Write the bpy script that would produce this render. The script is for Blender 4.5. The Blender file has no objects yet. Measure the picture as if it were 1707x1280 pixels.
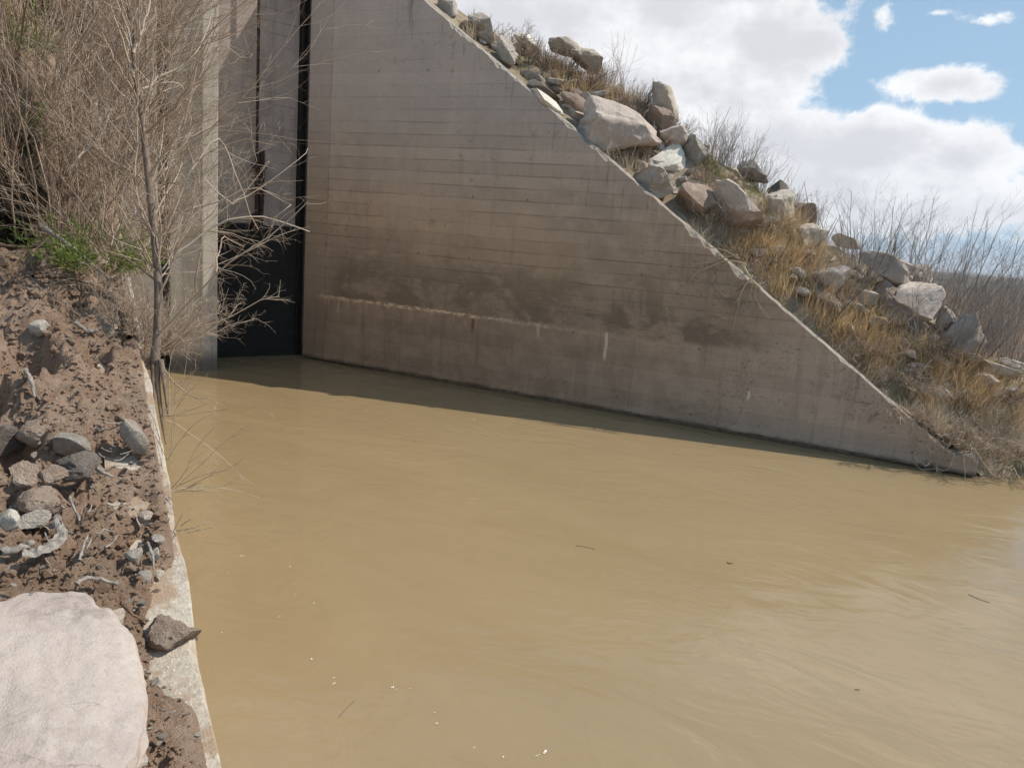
import bpy, math, random
import numpy as np
from mathutils import Vector, Matrix, Quaternion, noise as mn

S = bpy.context.scene
COL = S.collection
rng = np.random.default_rng(7)
random.seed(7)

# ------------------------------------------------------------------ camera, sun, sky, exposure
PW, PH, F = 1707.0, 1280.0, 1248.36                      # photograph size and focal length in its pixels
PITCH, ROLL, YAW = math.radians(11.1626), math.radians(4.6751), math.radians(39.9414)
CAM = np.array([-6.50746, -16.90427, 3.28355])
FW = np.array([math.sin(YAW)*math.cos(PITCH), math.cos(YAW)*math.cos(PITCH), -math.sin(PITCH)])
_r = np.array([math.cos(YAW), -math.sin(YAW), 0.0]); _u = np.cross(_r, FW)
RT = math.cos(ROLL)*_r + math.sin(ROLL)*_u
UP = -math.sin(ROLL)*_r + math.cos(ROLL)*_u
cd = bpy.data.cameras.new("camera"); cam = bpy.data.objects.new("camera", cd); COL.objects.link(cam)
cd.sensor_width = 36.0; cd.lens = 36.0*F/PW; cd.clip_start = 0.05; cd.clip_end = 20000
M = Matrix.Identity(4)
for i in range(3):
    M[i][0], M[i][1], M[i][2], M[i][3] = RT[i], UP[i], -FW[i], CAM[i]
cam.matrix_world = M
S.camera = cam
S.view_settings.view_transform = 'Standard'; S.view_settings.look = 'None'
S.view_settings.exposure = 0.0; S.view_settings.gamma = 1.0

SUN_HEAD, SUN_EL = math.radians(119), math.radians(50)
SV = Vector((math.sin(SUN_HEAD)*math.cos(SUN_EL), math.cos(SUN_HEAD)*math.cos(SUN_EL), math.sin(SUN_EL)))
sl = bpy.data.lights.new("sun", 'SUN'); sl.energy = 4.9; sl.angle = math.radians(0.5); sl.color = (1.0, 0.93, 0.82)
so = bpy.data.objects.new("sun", sl); COL.objects.link(so)
so.rotation_euler = (-SV).to_track_quat('-Z', 'Y').to_euler()

def rays(q):
    q = np.atleast_2d(np.asarray(q, float))
    v = FW[None]*F + RT[None]*(q[:, :1]-PW/2) - UP[None]*(q[:, 1:2]-PH/2)
    return v/np.linalg.norm(v, axis=1)[:, None]

def build_sky():
    w = bpy.data.worlds.new("World"); S.world = w; w.use_nodes = True
    nt = w.node_tree; N = nt.nodes; Lk = nt.links; N.clear()
    def mth(op, a, b=None, c=None, clamp=False):
        n = N.new('ShaderNodeMath'); n.operation = op; n.use_clamp = clamp
        for i, v in enumerate((a, b, c)):
            if v is None: continue
            if isinstance(v, (int, float)): n.inputs[i].default_value = v
            else: Lk.new(v, n.inputs[i])
        return n.outputs[0]
    out = N.new('ShaderNodeOutputWorld'); bg = N.new('ShaderNodeBackground'); bg.inputs[1].default_value = 0.085
    sky = N.new('ShaderNodeTexSky'); sky.sky_type = 'NISHITA'; sky.sun_disc = False
    sky.sun_elevation = SUN_EL; sky.sun_rotation = SUN_HEAD; sky.air_density = 1.0; sky.dust_density = 1.6; sky.ozone_density = 1.5
    tc = N.new('ShaderNodeTexCoord'); sx = N.new('ShaderNodeSeparateXYZ'); Lk.new(tc.outputs['Generated'], sx.inputs[0])
    az = mth('ARCTAN2', sx.outputs[0], sx.outputs[1]); el = mth('ARCSINE', sx.outputs[2])
    def nz(scale, det, rough, vscale=(1, 1, 1), dist=0.0, off=0.0):
        mp = N.new('ShaderNodeMapping'); mp.inputs['Scale'].default_value = vscale; mp.inputs['Location'].default_value = (off, off*.7, off*.3)
        Lk.new(tc.outputs['Generated'], mp.inputs[0])
        n = N.new('ShaderNodeTexNoise'); n.inputs['Scale'].default_value = scale; n.inputs['Detail'].default_value = det
        n.inputs['Roughness'].default_value = rough; n.inputs['Distortion'].default_value = dist
        Lk.new(mp.outputs[0], n.inputs['Vector']); return n.outputs[0]
    # hand placed banks of cumulus: (photo x, y, half width, half height) turned into compass direction and height above the horizon
    blobs = [(960, 30, 190, 120, 1), (1130, 20, 170, 110, 1), (1270, 60, 120, 95, 1), (1180, 150, 170, 80, 1), (1050, 180, 160, 110, 1), (840, 40, 150, 120, 1),
             (1330, 85, 70, 50, 1), (1585, 140, 100, 30, .75), (1270, 240, 180, 66, 1), (1470, 262, 175, 66, 1), (1600, 262, 95, 55, 1), (1400, 330, 330, 80, .9),
             (1660, 330, 120, 60, .6), (1200, 300, 250, 90, .9), (1475, 30, 24, 36, .1), (1640, 32, 80, 20, .05), (1560, 22, 50, 12, -.1), (1500, -170, 240, 110, .9), (1700, -330, 300, 140, .9)]
    field = None; base = None
    for (x, y, hw, hh, k) in blobs:
        v = rays((x, y))[0]; a0 = math.atan2(v[0], v[1]); e0 = math.asin(v[2])
        da = mth('DIVIDE', mth('SUBTRACT', az, a0), 1.02*hw/F/math.cos(e0)); de = mth('DIVIDE', mth('SUBTRACT', el, e0), 1.02*hh/F)
        r2 = mth('ADD', mth('MULTIPLY', da, da), mth('MULTIPLY', de, de))
        m = mth('MULTIPLY', mth('SUBTRACT', 1.0, mth('SQRT', r2)), 0.55 + .45*k)
        m = mth('ADD', m, (k-1)*.30)
        field = m if field is None else mth('SMOOTH_MAX', field, m, 0.25)
    n1 = nz(8, 8, .58, (1, 1, 1.4), .15); n2 = nz(26, 8, .62, (1, 1, 1.3), .2)
    pert = mth('ADD', mth('MULTIPLY', mth('SUBTRACT', n1, .5), 1.25), mth('MULTIPLY', mth('SUBTRACT', n2, .5), 1.05))
    placed = mth('ADD', field, pert)
    # elsewhere a scattering of broken cloud
    away = mth('MULTIPLY', mth('SUBTRACT', nz(2.6, 7, .58, (1, 1, 1.6), .2, 3.1), .585), 2.4)
    far = mth('MULTIPLY', mth('SUBTRACT', mth('ABSOLUTE', mth('SUBTRACT', az, YAW+.1)), .75), 4.0, clamp=True)
    up_ = mth('MULTIPLY', mth('SUBTRACT', el, .42), 6.0, clamp=True)
    wgt = mth('MAXIMUM', far, up_)
    fld = mth('ADD', mth('MULTIPLY', placed, mth('SUBTRACT', 1.0, wgt)), mth('MULTIPLY', away, wgt))
    mask = N.new('ShaderNodeMapRange'); mask.interpolation_type = 'SMOOTHSTEP'
    mask.inputs[1].default_value = .0; mask.inputs[2].default_value = .30; Lk.new(fld, mask.inputs[0])
    dens = N.new('ShaderNodeMapRange'); dens.interpolation_type = 'SMOOTHSTEP'
    dens.inputs[1].default_value = .56; dens.inputs[2].default_value = 1.22; Lk.new(mth('ADD', mth('MULTIPLY', fld, .55), mth('MULTIPLY', nz(6, 6, .55, (1, 1, 2.4), .1, 1.3), 1.25)), dens.inputs[0])
    cc = N.new('ShaderNodeMixRGB'); cc.inputs[1].default_value = (12.8, 12.8, 12.9, 1); cc.inputs[2].default_value = (8.8, 8.85, 9.3, 1)
    Lk.new(dens.outputs[0], cc.inputs[0])
    # thin veil of haze towards the horizon
    veil = N.new('ShaderNodeMapRange'); veil.inputs[1].default_value = .0; veil.inputs[2].default_value = .30; veil.inputs[3].default_value = .85; veil.inputs[4].default_value = .55
    Lk.new(el, veil.inputs[0])
    sk = N.new('ShaderNodeMixRGB'); Lk.new(veil.outputs[0], sk.inputs[0]); Lk.new(sky.outputs[0], sk.inputs[1]); sk.inputs[2].default_value = (4.6, 7.7, 10.9, 1)
    mx = N.new('ShaderNodeMixRGB'); Lk.new(mask.outputs[0], mx.inputs[0]); Lk.new(sk.outputs[0], mx.inputs[1]); Lk.new(cc.outputs[0], mx.inputs[2])
    Lk.new(mx.outputs[0], bg.inputs[0]); Lk.new(bg.outputs[0], out.inputs[0])
build_sky()

# ------------------------------------------------------------------ helpers
def tag(o, label=None, cat=None, group=None, kind=None):
    if label: o['label'] = label
    if cat: o['category'] = cat
    if group: o['group'] = group
    if kind: o['kind'] = kind
    return o
def empty(name, loc, label=None, cat=None, group=None):
    o = bpy.data.objects.new(name, None); COL.objects.link(o); o.location = loc; o.empty_display_size = .1
    return tag(o, label, cat, group)
def link(name, me, mat, parent=None, loc=None):
    o = bpy.data.objects.new(name, me); COL.objects.link(o)
    if mat is not None: me.materials.append(mat)
    if loc is not None: o.location = loc
    if parent is not None: o.parent = parent
    return o
def mesh_np(name, V, Fq, tint=None, smooth=True):
    """V (n,3), Fq (m,k) quads or triangles"""
    V = np.asarray(V, np.float32); Fq = np.asarray(Fq, np.int32)
    me = bpy.data.meshes.new(name); me.vertices.add(len(V)); me.vertices.foreach_set('co', V.ravel())
    k = Fq.shape[1]; me.loops.add(Fq.size); me.loops.foreach_set('vertex_index', Fq.ravel())
    me.polygons.add(len(Fq)); me.polygons.foreach_set('loop_start', np.arange(0, Fq.size, k, dtype=np.int32))
    me.polygons.foreach_set('loop_total', np.full(len(Fq), k, np.int32))
    me.polygons.foreach_set('use_smooth', np.full(len(Fq), smooth, bool))
    if tint is not None:
        at = me.attributes.new('tint', 'FLOAT', 'POINT'); at.data.foreach_set('value', np.asarray(tint, np.float32))
    me.update(calc_edges=True); me.validate(); return me
def mesh_py(name, V, Fs, smooth=False):
    me = bpy.data.meshes.new(name); me.from_pydata([tuple(v) for v in V], [], Fs); me.update()
    if smooth: me.polygons.foreach_set('use_smooth', [True]*len(me.polygons))
    return me
def fix_normals(me):
    import bmesh
    bm = bmesh.new(); bm.from_mesh(me); bmesh.ops.recalc_face_normals(bm, faces=bm.faces); bm.to_mesh(me); bm.free(); return me
def box_vf(x0, x1, y0, y1, z0, z1):
    V = [(x0,y0,z0),(x1,y0,z0),(x1,y1,z0),(x0,y1,z0),(x0,y0,z1),(x1,y0,z1),(x1,y1,z1),(x0,y1,z1)]
    return V, [(0,3,2,1),(4,5,6,7),(0,1,5,4),(1,2,6,5),(2,3,7,6),(3,0,4,7)]
def boxes(lst):
    V, Fc = [], []
    for b in lst:
        v, f = box_vf(*b); o = len(V); V += v; Fc += [tuple(i+o for i in q) for q in f]
    return V, Fc
def unit(v): return v/np.maximum(np.linalg.norm(v, axis=-1, keepdims=True), 1e-9)
def sstep(a, b, x):
    t = np.clip((x-a)/(b-a), 0, 1); return t*t*(3-2*t)
def tubes(P, R, sides=3):
    """P (n,k,3) polylines, R (n,k) radii -> V, F"""
    n, k, _ = P.shape
    T = unit(np.gradient(P, axis=1)); ref = np.zeros_like(T); ref[..., 2] = 1
    flat = np.abs(T[..., 2]) > .9; ref[flat] = (1, 0, 0)
    ref = np.broadcast_to(ref[:, :1], T.shape)
    A = unit(np.cross(T, ref)); B = np.cross(T, A)
    ang = np.arange(sides)*2*math.pi/sides
    V = P[:, :, None] + R[:, :, None, None]*(A[:, :, None]*np.cos(ang)[None, None, :, None] + B[:, :, None]*np.sin(ang)[None, None, :, None])
    idx = np.arange(n*k*sides).reshape(n, k, sides); nx = np.roll(idx, -1, axis=2)
    Fq = np.stack([idx[:, :-1], nx[:, :-1], nx[:, 1:], idx[:, 1:]], -1).reshape(-1, 4)
    return V.reshape(-1, 3), Fq
def ribbons(P, Wd, side):
    n, k, _ = P.shape
    V = np.stack([P-side[:, None]*Wd[:, :, None], P+side[:, None]*Wd[:, :, None]], 2)
    idx = np.arange(n*k*2).reshape(n, k, 2)
    Fq = np.stack([idx[:, :-1, 0], idx[:, :-1, 1], idx[:, 1:, 1], idx[:, 1:, 0]], -1).reshape(-1, 4)
    return V.reshape(-1, 3), Fq
def paths(base, dirs, length, k, wob, lift, r):
    """curved random walks; lift > 0 bends upward, < 0 droops"""
    n = len(base); P = np.zeros((n, k, 3)); P[:, 0] = base; d = unit(dirs)
    st = length/(k-1)
    for i in range(1, k):
        d = unit(d + r.normal(0, wob, (n, 3)) + np.array([0, 0, 1.0])*(lift if np.ndim(lift) == 0 else lift[:, None]))
        P[:, i] = P[:, i-1] + d*st[:, None]
    return P
def branch(P, R, m, lo, hi, ratio, spread, k, wob, lift, rr, r, taper=.35):
    n, kk, _ = P.shape; N = n*m
    t = r.uniform(lo, hi, N); pi = np.repeat(np.arange(n), m); ff = t*(kk-1); i0 = np.minimum(ff.astype(int), kk-2); fr = (ff-i0)[:, None]
    b = P[pi, i0]*(1-fr) + P[pi, i0+1]*fr; tg = unit(P[pi, i0+1]-P[pi, i0])
    rad = R[pi, i0]*(1-fr[:, 0]) + R[pi, i0+1]*fr[:, 0]
    ln = np.linalg.norm(np.diff(P, axis=1), axis=2).sum(1)[pi]
    rv = unit(r.normal(0, 1, (N, 3))); perp = unit(rv - (rv*tg).sum(1)[:, None]*tg)
    a = r.uniform(spread*.6, spread*1.3, N)[:, None]
    d = tg*np.cos(a) + perp*np.sin(a)
    L2 = ln*ratio*r.uniform(.4, 1.15, N)*(1.15-.6*t)
    Q = paths(b, d, L2, k, wob, lift, r)
    RR = np.maximum(rad*rr, .0009)[:, None]*np.linspace(1, taper, k)[None]
    return Q, RR
def join(parts):
    V, Fq, T, o = [], [], [], 0
    for v, f, t in parts:
        V.append(v); Fq.append(f+o); T.append(np.full(len(v), t) if np.ndim(t) == 0 else t); o += len(v)
    return np.concatenate(V), np.concatenate(Fq), np.concatenate(T)
def strand_tint(n, k, sides, r): return np.repeat(r.random(n), k*sides)

# ------------------------------------------------------------------ materials
class Mat:
    def __init__(s, name, rough=.85, spec=.25):
        s.m = bpy.data.materials.new(name); s.m.use_nodes = True; s.nt = s.m.node_tree; s.N = s.nt.nodes; s.L = s.nt.links
        s.b = s.N['Principled BSDF']; s.b.inputs['Roughness'].default_value = rough; s.b.inputs['Specular IOR Level'].default_value = spec
        s.tc = s.N.new('ShaderNodeTexCoord'); s.co = s.tc.outputs['Object']
    def val(s, x, inp):
        if isinstance(x, (int, float)): inp.default_value = x
        elif isinstance(x, tuple): inp.default_value = (*x, 1) if len(x) == 3 and inp.type == 'RGBA' else x
        else: s.L.new(x, inp)
    def math(s, op, a, b=None, clamp=False):
        n = s.N.new('ShaderNodeMath'); n.operation = op; n.use_clamp = clamp; s.val(a, n.inputs[0])
        if b is not None: s.val(b, n.inputs[1])
        return n.outputs[0]
    def map(s, scale=(1, 1, 1), loc=(0, 0, 0), rot=(0, 0, 0), co=None):
        n = s.N.new('ShaderNodeMapping'); n.inputs['Scale'].default_value = scale; n.inputs['Location'].default_value = loc; n.inputs['Rotation'].default_value = rot
        s.L.new(co or s.co, n.inputs[0]); return n.outputs[0]
    def noise(s, scale, det=5, rough=.55, co=None, dist=0.0):
        n = s.N.new('ShaderNodeTexNoise'); n.inputs['Scale'].default_value = scale; n.inputs['Detail'].default_value = det
        n.inputs['Roughness'].default_value = rough; n.inputs['Distortion'].default_value = dist
        s.L.new(co or s.co, n.inputs['Vector']); return n.outputs[0]
    def voro(s, scale, co=None, feat='F1'):
        n = s.N.new('ShaderNodeTexVoronoi'); n.feature = feat; n.inputs['Scale'].default_value = scale
        s.L.new(co or s.co, n.inputs['Vector']); return n.outputs[0]
    def step(s, x, lo, hi, a=0.0, b=1.0):
        n = s.N.new('ShaderNodeMapRange'); n.interpolation_type = 'SMOOTHSTEP'; s.val(x, n.inputs[0])
        for i, v in enumerate((lo, hi, a, b)): n.inputs[i+1].default_value = v
        return n.outputs[0]
    def mix(s, f, a, b, mode='MIX'):
        n = s.N.new('ShaderNodeMixRGB'); n.blend_type = mode; s.val(f, n.inputs[0]); s.val(a, n.inputs[1]); s.val(b, n.inputs[2]); return n.outputs[0]
    def xyz(s, co=None):
        n = s.N.new('ShaderNodeSeparateXYZ'); s.L.new(co or s.co, n.inputs[0]); return n.outputs
    def attr(s, name):
        n = s.N.new('ShaderNodeAttribute'); n.attribute_name = name; return n.outputs['Fac']
    def rnd(s):
        n = s.N.new('ShaderNodeObjectInfo'); return n.outputs['Random']
    def bump(s, h, strength, dist):
        n = s.N.new('ShaderNodeBump'); n.inputs['Strength'].default_value = strength; n.inputs['Distance'].default_value = dist; s.L.new(h, n.inputs['Height'])
        if s.b.inputs['Normal'].is_linked: s.L.new(s.b.inputs['Normal'].links[0].from_socket, n.inputs['Normal'])
        s.L.new(n.outputs[0], s.b.inputs['Normal'])
    def col(s, c): s.val(c, s.b.inputs['Base Color']); return s.m

def m_wing():
    m = Mat('board_formed_concrete', .9, .2); X, Yc, Z = m.xyz()
    big = m.noise(.45, 6, .6); med = m.noise(2.2, 6, .65); fine = m.noise(24, 5, .7)
    c = m.mix(m.step(big, .38, .62), (.315, .265, .215), (.235, .205, .18))
    c = m.mix(m.step(med, .42, .66, 0, .55), c, (.36, .31, .265))
    # upper part is greyer, lower part under the tide line is a colder purplish grey
    c = m.mix(m.step(m.math('ADD', Z, m.math('MULTIPLY', m.noise(.6, 4), 2.0)), 4.6, 7.0, 0, .55), c, (.29, .27, .255))
    zl = m.math('ADD', Z, m.math('MULTIPLY', m.math('SUBTRACT', m.noise(1.6, 5), .5), .22))
    c = m.mix(m.step(zl, 1.62, 1.50, 0, .65), c, m.mix(m.step(med, .35, .65), (.205, .172, .148), (.285, .25, .222)))
    # far right end paler
    c = m.mix(m.step(m.math('SUBTRACT', X, m.math('MULTIPLY', big, 3)), 7.5, 10.5, 0, .55), c, (.33, .295, .285))
    # formwork boards
    q = m.math('ADD', m.math('MULTIPLY', Z, 4.0), m.math('MULTIPLY', m.noise(.8, 4), .30)); fr = m.math('FRACT', q); fl = m.math('FLOOR', q)
    wn = m.N.new('ShaderNodeTexWhiteNoise'); wn.noise_dimensions = '1D'; m.L.new(fl, wn.inputs['W'])
    c = m.mix(.13, c, m.mix(wn.outputs[0], (.17, .145, .125), (.44, .39, .35)))
    seam = m.math('MULTIPLY', m.step(m.math('ABSOLUTE', m.math('SUBTRACT', fr, .5)), .40, .49), m.step(m.noise(1.7, 5, .65, m.map((.35, 1, 5))), .34, .62))
    seam = m.math('MULTIPLY', seam, m.math('MULTIPLY', m.step(Z, 1.5, 2.6, .25, 1), m.step(Z, 6.6, 4.8, .25, 1)))
    c = m.mix(m.math('MULTIPLY', seam, .5), c, (.09, .075, .065))
    grain = m.noise(9, 6, .7, m.map((.5, 1, 9)))
    c = m.mix(m.step(grain, .5, .8, 0, .4), c, (.15, .125, .105))
    # dark stain blotches above the tide line
    zone = m.math('MULTIPLY', m.step(zl, 1.5, 1.64), m.step(m.math('ADD', zl, m.math('MULTIPLY', m.math('SUBTRACT', m.noise(3, 7, .7), .5), 1.2)), 3.4, 1.9))
    bl = m.step(m.noise(.9, 10, .72, m.map((.7, 1, 1.3), (3.2, 0, 1)), .4), .44, .56)
    zone = m.math('MULTIPLY', zone, m.math('MULTIPLY', m.step(X, .4, 1.2), m.step(X, 11.5, 9.5)))
    c = m.mix(m.math('MULTIPLY', m.math('ADD', m.math('MULTIPLY', bl, .55), .22), zone), c, (.105, .09, .075))
    # pitted, mottled patch
    pit = m.math('MULTIPLY', m.step(m.noise(16, 3, .6), .56, .66), m.math('MULTIPLY', m.step(m.noise(.7, 3, .5, m.map((1, 1, 1), (7.7, 0, 2.2))), .46, .6), m.math('MULTIPLY', m.step(X, 4, 6.5), m.step(Z, 4.2, 2.6))))
    c = m.mix(m.math('MULTIPLY', pit, .6), c, (.075, .065, .055))
    # vertical run marks
    run = m.noise(3.0, 5, .65, m.map((1.6, 1, .16)))
    c = m.mix(m.math('MULTIPLY', m.step(run, .52, .72), m.step(Z, 7.5, .5, .08, .42)), c, (.12, .10, .09))
    run2 = m.noise(5.0, 5, .6, m.map((1.6, 1, .12), (9, 0, 0)))
    c = m.mix(m.math('MULTIPLY', m.step(run2, .58, .74), m.step(Z, 2.2, .6, 0, .45)), c, (.38, .345, .33))
    sl_ = m.math('SUBTRACT', m.math('ADD', Z, m.math('MULTIPLY', X, .699)), 9.9)       # height below the coping (negative)
    dr = m.noise(6.0, 6, .7, m.map((1.3, 1, .10), (3, 0, 0))); c = m.mix(m.math('MULTIPLY', m.step(dr, .54, .68), m.step(m.math('ADD', sl_, m.math('MULTIPLY', m.noise(2.5, 4), .9)), -1.1, .35, 0, .6)), c, (.085, .075, .065))
    tx = m.math('ABSOLUTE', m.math('SUBTRACT', m.math('FRACT', m.math('MULTIPLY', X, .8)), .5)); tz = m.math('ABSOLUTE', m.math('SUBTRACT', m.math('FRACT', m.math('ADD', m.math('MULTIPLY', Z, .8), .3)), .5))
    th_ = m.math('SQRT', m.math('ADD', m.math('MULTIPLY', tx, tx), m.math('MULTIPLY', tz, tz))); c = m.mix(m.math('MULTIPLY', m.step(th_, .022, .012), m.step(m.noise(.9, 2), .42, .55, 0, .75)), c, (.07, .055, .045))
    # salt line left by the water
    ef = m.math('SUBTRACT', Z, m.math('ADD', 1.545, m.math('MULTIPLY', m.math('SUBTRACT', m.noise(5, 5, .7), .5), .16)))
    ef = m.step(m.math('ABSOLUTE', ef), .05, .012); ef = m.math('MULTIPLY', ef, m.step(m.noise(6, 5, .75, m.map((1, 1, 2.5))), .42, .6))
    ef = m.math('MULTIPLY', ef, m.math('MULTIPLY', m.step(X, .25, .6), m.step(X, 8.0, 3.8, .0, 1.0)))
    c = m.mix(m.math('MULTIPLY', ef, .9), c, (.72, .62, .52))
    below = m.math('MULTIPLY', m.math('MULTIPLY', m.step(Z, 1.25, 1.5), m.step(Z, 1.6, 1.54)), m.math('MULTIPLY', m.step(X, 6, 3), m.step(m.noise(7, 5, .7, m.map((1.3, 1, .35))), .47, .68)))
    c = m.mix(m.math('MULTIPLY', below, .6), c, (.55, .44, .36))
    def drip(x0, z0, z1, w, colr, k):
        xx = m.math('ABSOLUTE', m.math('SUBTRACT', X, m.math('ADD', x0, m.math('MULTIPLY', m.math('SUBTRACT', m.noise(6, 3), .5), .07))))
        f = m.math('MULTIPLY', m.step(xx, w, w*.45), m.math('MULTIPLY', m.step(Z, z0-.05, z0+.12), m.step(Z, z1+.02, z1-.03)))
        return m.mix(m.math('MULTIPLY', m.math('MULTIPLY', f, m.step(fine, .3, .55, .55, 1)), k), c, colr)
    c = drip(7.57, 1.02, 1.58, .045, (.60, .53, .47), .75); c = drip(6.10, 1.28, 1.58, .05, (.52, .46, .40), .55)
    c = drip(1.02, 1.15, 1.56, .03, (.55, .46, .38), .5); c = drip(4.58, 1.2, 1.50, .05, (.10, .045, .025), .8)
    c = drip(10.37, .66, .86, .03, (.6, .58, .58), .7)
    # one casting joint and the different pour beside it
    jt = m.math('ABSOLUTE', m.math('SUBTRACT', X, .62)); c = m.mix(m.math('MULTIPLY', m.step(jt, .03, .006), m.step(m.noise(3, 4), .35, .6, .1, .5)), c, (.10, .08, .07))
    c = m.mix(m.step(X, .64, .58, 0, .35), c, (.20, .165, .155))
    # crazed dark mottling
    mot = m.math('MULTIPLY', m.step(m.noise(4.5, 7, .72, m.map((1, 1, 1.3), (2, 0, 7))), .54, .66), m.step(m.noise(.55, 3, .5, m.map((1, 1, 1), (11, 0, 3))), .44, .60))
    c = m.mix(m.math('MULTIPLY', mot, .45), c, (.10, .085, .07))
    c = m.mix(m.step(fine, .35, .75, 0, .35), c, (.19, .165, .15))
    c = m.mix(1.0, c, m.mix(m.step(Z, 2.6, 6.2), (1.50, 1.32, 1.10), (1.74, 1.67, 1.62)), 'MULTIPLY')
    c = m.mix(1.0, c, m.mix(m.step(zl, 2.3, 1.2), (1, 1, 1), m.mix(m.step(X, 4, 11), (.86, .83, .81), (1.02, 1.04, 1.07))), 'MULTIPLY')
    # wet foot, and the sunlit coping is paler, rougher concrete
    c = m.mix(m.step(m.math('ADD', Z, m.math('MULTIPLY', med, .15)), .22, .10, 0, .85), c, (.035, .032, .028))
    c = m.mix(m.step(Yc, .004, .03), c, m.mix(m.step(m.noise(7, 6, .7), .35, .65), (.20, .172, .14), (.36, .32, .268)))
    m.bump(m.math('ADD', m.math('MULTIPLY', seam, -.6), m.math('ADD', m.math('MULTIPLY', fine, .35), m.math('ADD', grain, m.math('MULTIPLY', wn.outputs[0], .5)))), .6, .012)
    return m.col(c)
def m_conc(name, a, b, seams=True, stain=.5):
    m = Mat(name, .9, .2); X, Yc, Z = m.xyz(); big = m.noise(.7, 6, .6); fine = m.noise(22, 6, .7)
    c = m.mix(m.step(big, .36, .64), a, b); c = m.mix(m.step(m.noise(2.6, 5, .65), .45, .7, 0, .4), c, tuple(min(1, v*1.25) for v in a))
    if seams:
        q = m.math('ADD', m.math('MULTIPLY', Z, 4.0), m.math('MULTIPLY', big, .12)); fr = m.math('FRACT', q)
        sm = m.math('MULTIPLY', m.step(m.math('ABSOLUTE', m.math('SUBTRACT', fr, .5)), .43, .485), m.step(m.noise(1.5, 4), .38, .62)); c = m.mix(m.math('MULTIPLY', sm, .45), c, (.1, .085, .075))
    run = m.noise(4, 5, .65, m.map((1.5, 1.5, .14))); c = m.mix(m.step(run, .5, .74, 0, stain), c, (.13, .105, .09))
    c = m.mix(m.step(fine, .4, .75, 0, .4), c, tuple(v*.6 for v in b))
    c = m.mix(m.step(m.math('ADD', Z, m.math('MULTIPLY', big, .5)), .75, .35, 0, .75), c, (.07, .06, .05))
    m.bump(m.math('ADD', fine, m.noise(90, 3, .6)), .5, .008)
    return m.col(c)
def m_cap():
    m = Mat('weathered_wall_concrete', .92, .2); big = m.noise(2.4, 6, .65); fine = m.noise(40, 6, .7)
    c = m.mix(m.step(big, .35, .65), (.53, .47, .39), (.40, .345, .28)); c = m.mix(m.step(fine, .42, .7, 0, .6), c, (.24, .20, .16))
    c = m.mix(m.step(m.voro(55), .30, .12, 0, .7), c, (.62, .58, .52)); c = m.mix(m.step(m.noise(6, 5, .7), .46, .60, 0, .85), c, (.33, .23, .155))
    Z = m.xyz()[2]
    m.bump(m.math('ADD', fine, m.math('MULTIPLY', m.noise(130, 3, .6), .5)), .9, .01); return m.col(c)
def m_dirt():
    m = Mat('brown_earth', .97, .1); big = m.noise(1.6, 7, .62); med = m.noise(9, 7, .68); fine = m.noise(60, 6, .75); vf = m.noise(240, 3, .7)
    c = m.mix(m.step(big, .36, .64), (.40, .262, .178), (.53, .37, .27)); c = m.mix(m.step(med, .40, .66, 0, .7), c, (.61, .45, .335))
    c = m.mix(m.step(fine, .52, .68, 0, .6), c, (.185, .108, .068)); c = m.mix(m.step(vf, .58, .7, 0, .6), c, (.50, .38, .29))
    c = m.mix(m.step(m.voro(70), .16, .06, 0, .8), c, (.50, .43, .36))
    c = m.mix(m.step(m.noise(3.3, 5, .6, m.map((1, 1, 1), (4, 2, 1))), .56, .68, 0, .6), c, (.32, .25, .18))
    m.bump(m.math('ADD', m.math('MULTIPLY', med, 1.2), m.math('ADD', fine, m.math('MULTIPLY', vf, .35))), 1.0, .03); return m.col(c)
def m_bankR():
    m = Mat('stony_slope_soil', .97, .1); big = m.noise(.9, 6, .6); fine = m.noise(22, 6, .7)
    c = m.mix(m.step(big, .4, .6), (.30, .225, .155), (.40, .33, .25)); c = m.mix(m.step(fine, .45, .68, 0, .6), c, (.17, .125, .085))
    c = m.mix(m.step(m.noise(2.1, 4, .6, m.map((1, 1, 1), (3, 1, 0))), .55, .66, 0, .6), c, (.16, .17, .07))
    m.bump(m.math('ADD', fine, m.noise(5, 5, .6)), .9, .05); return m.col(c)
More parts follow.
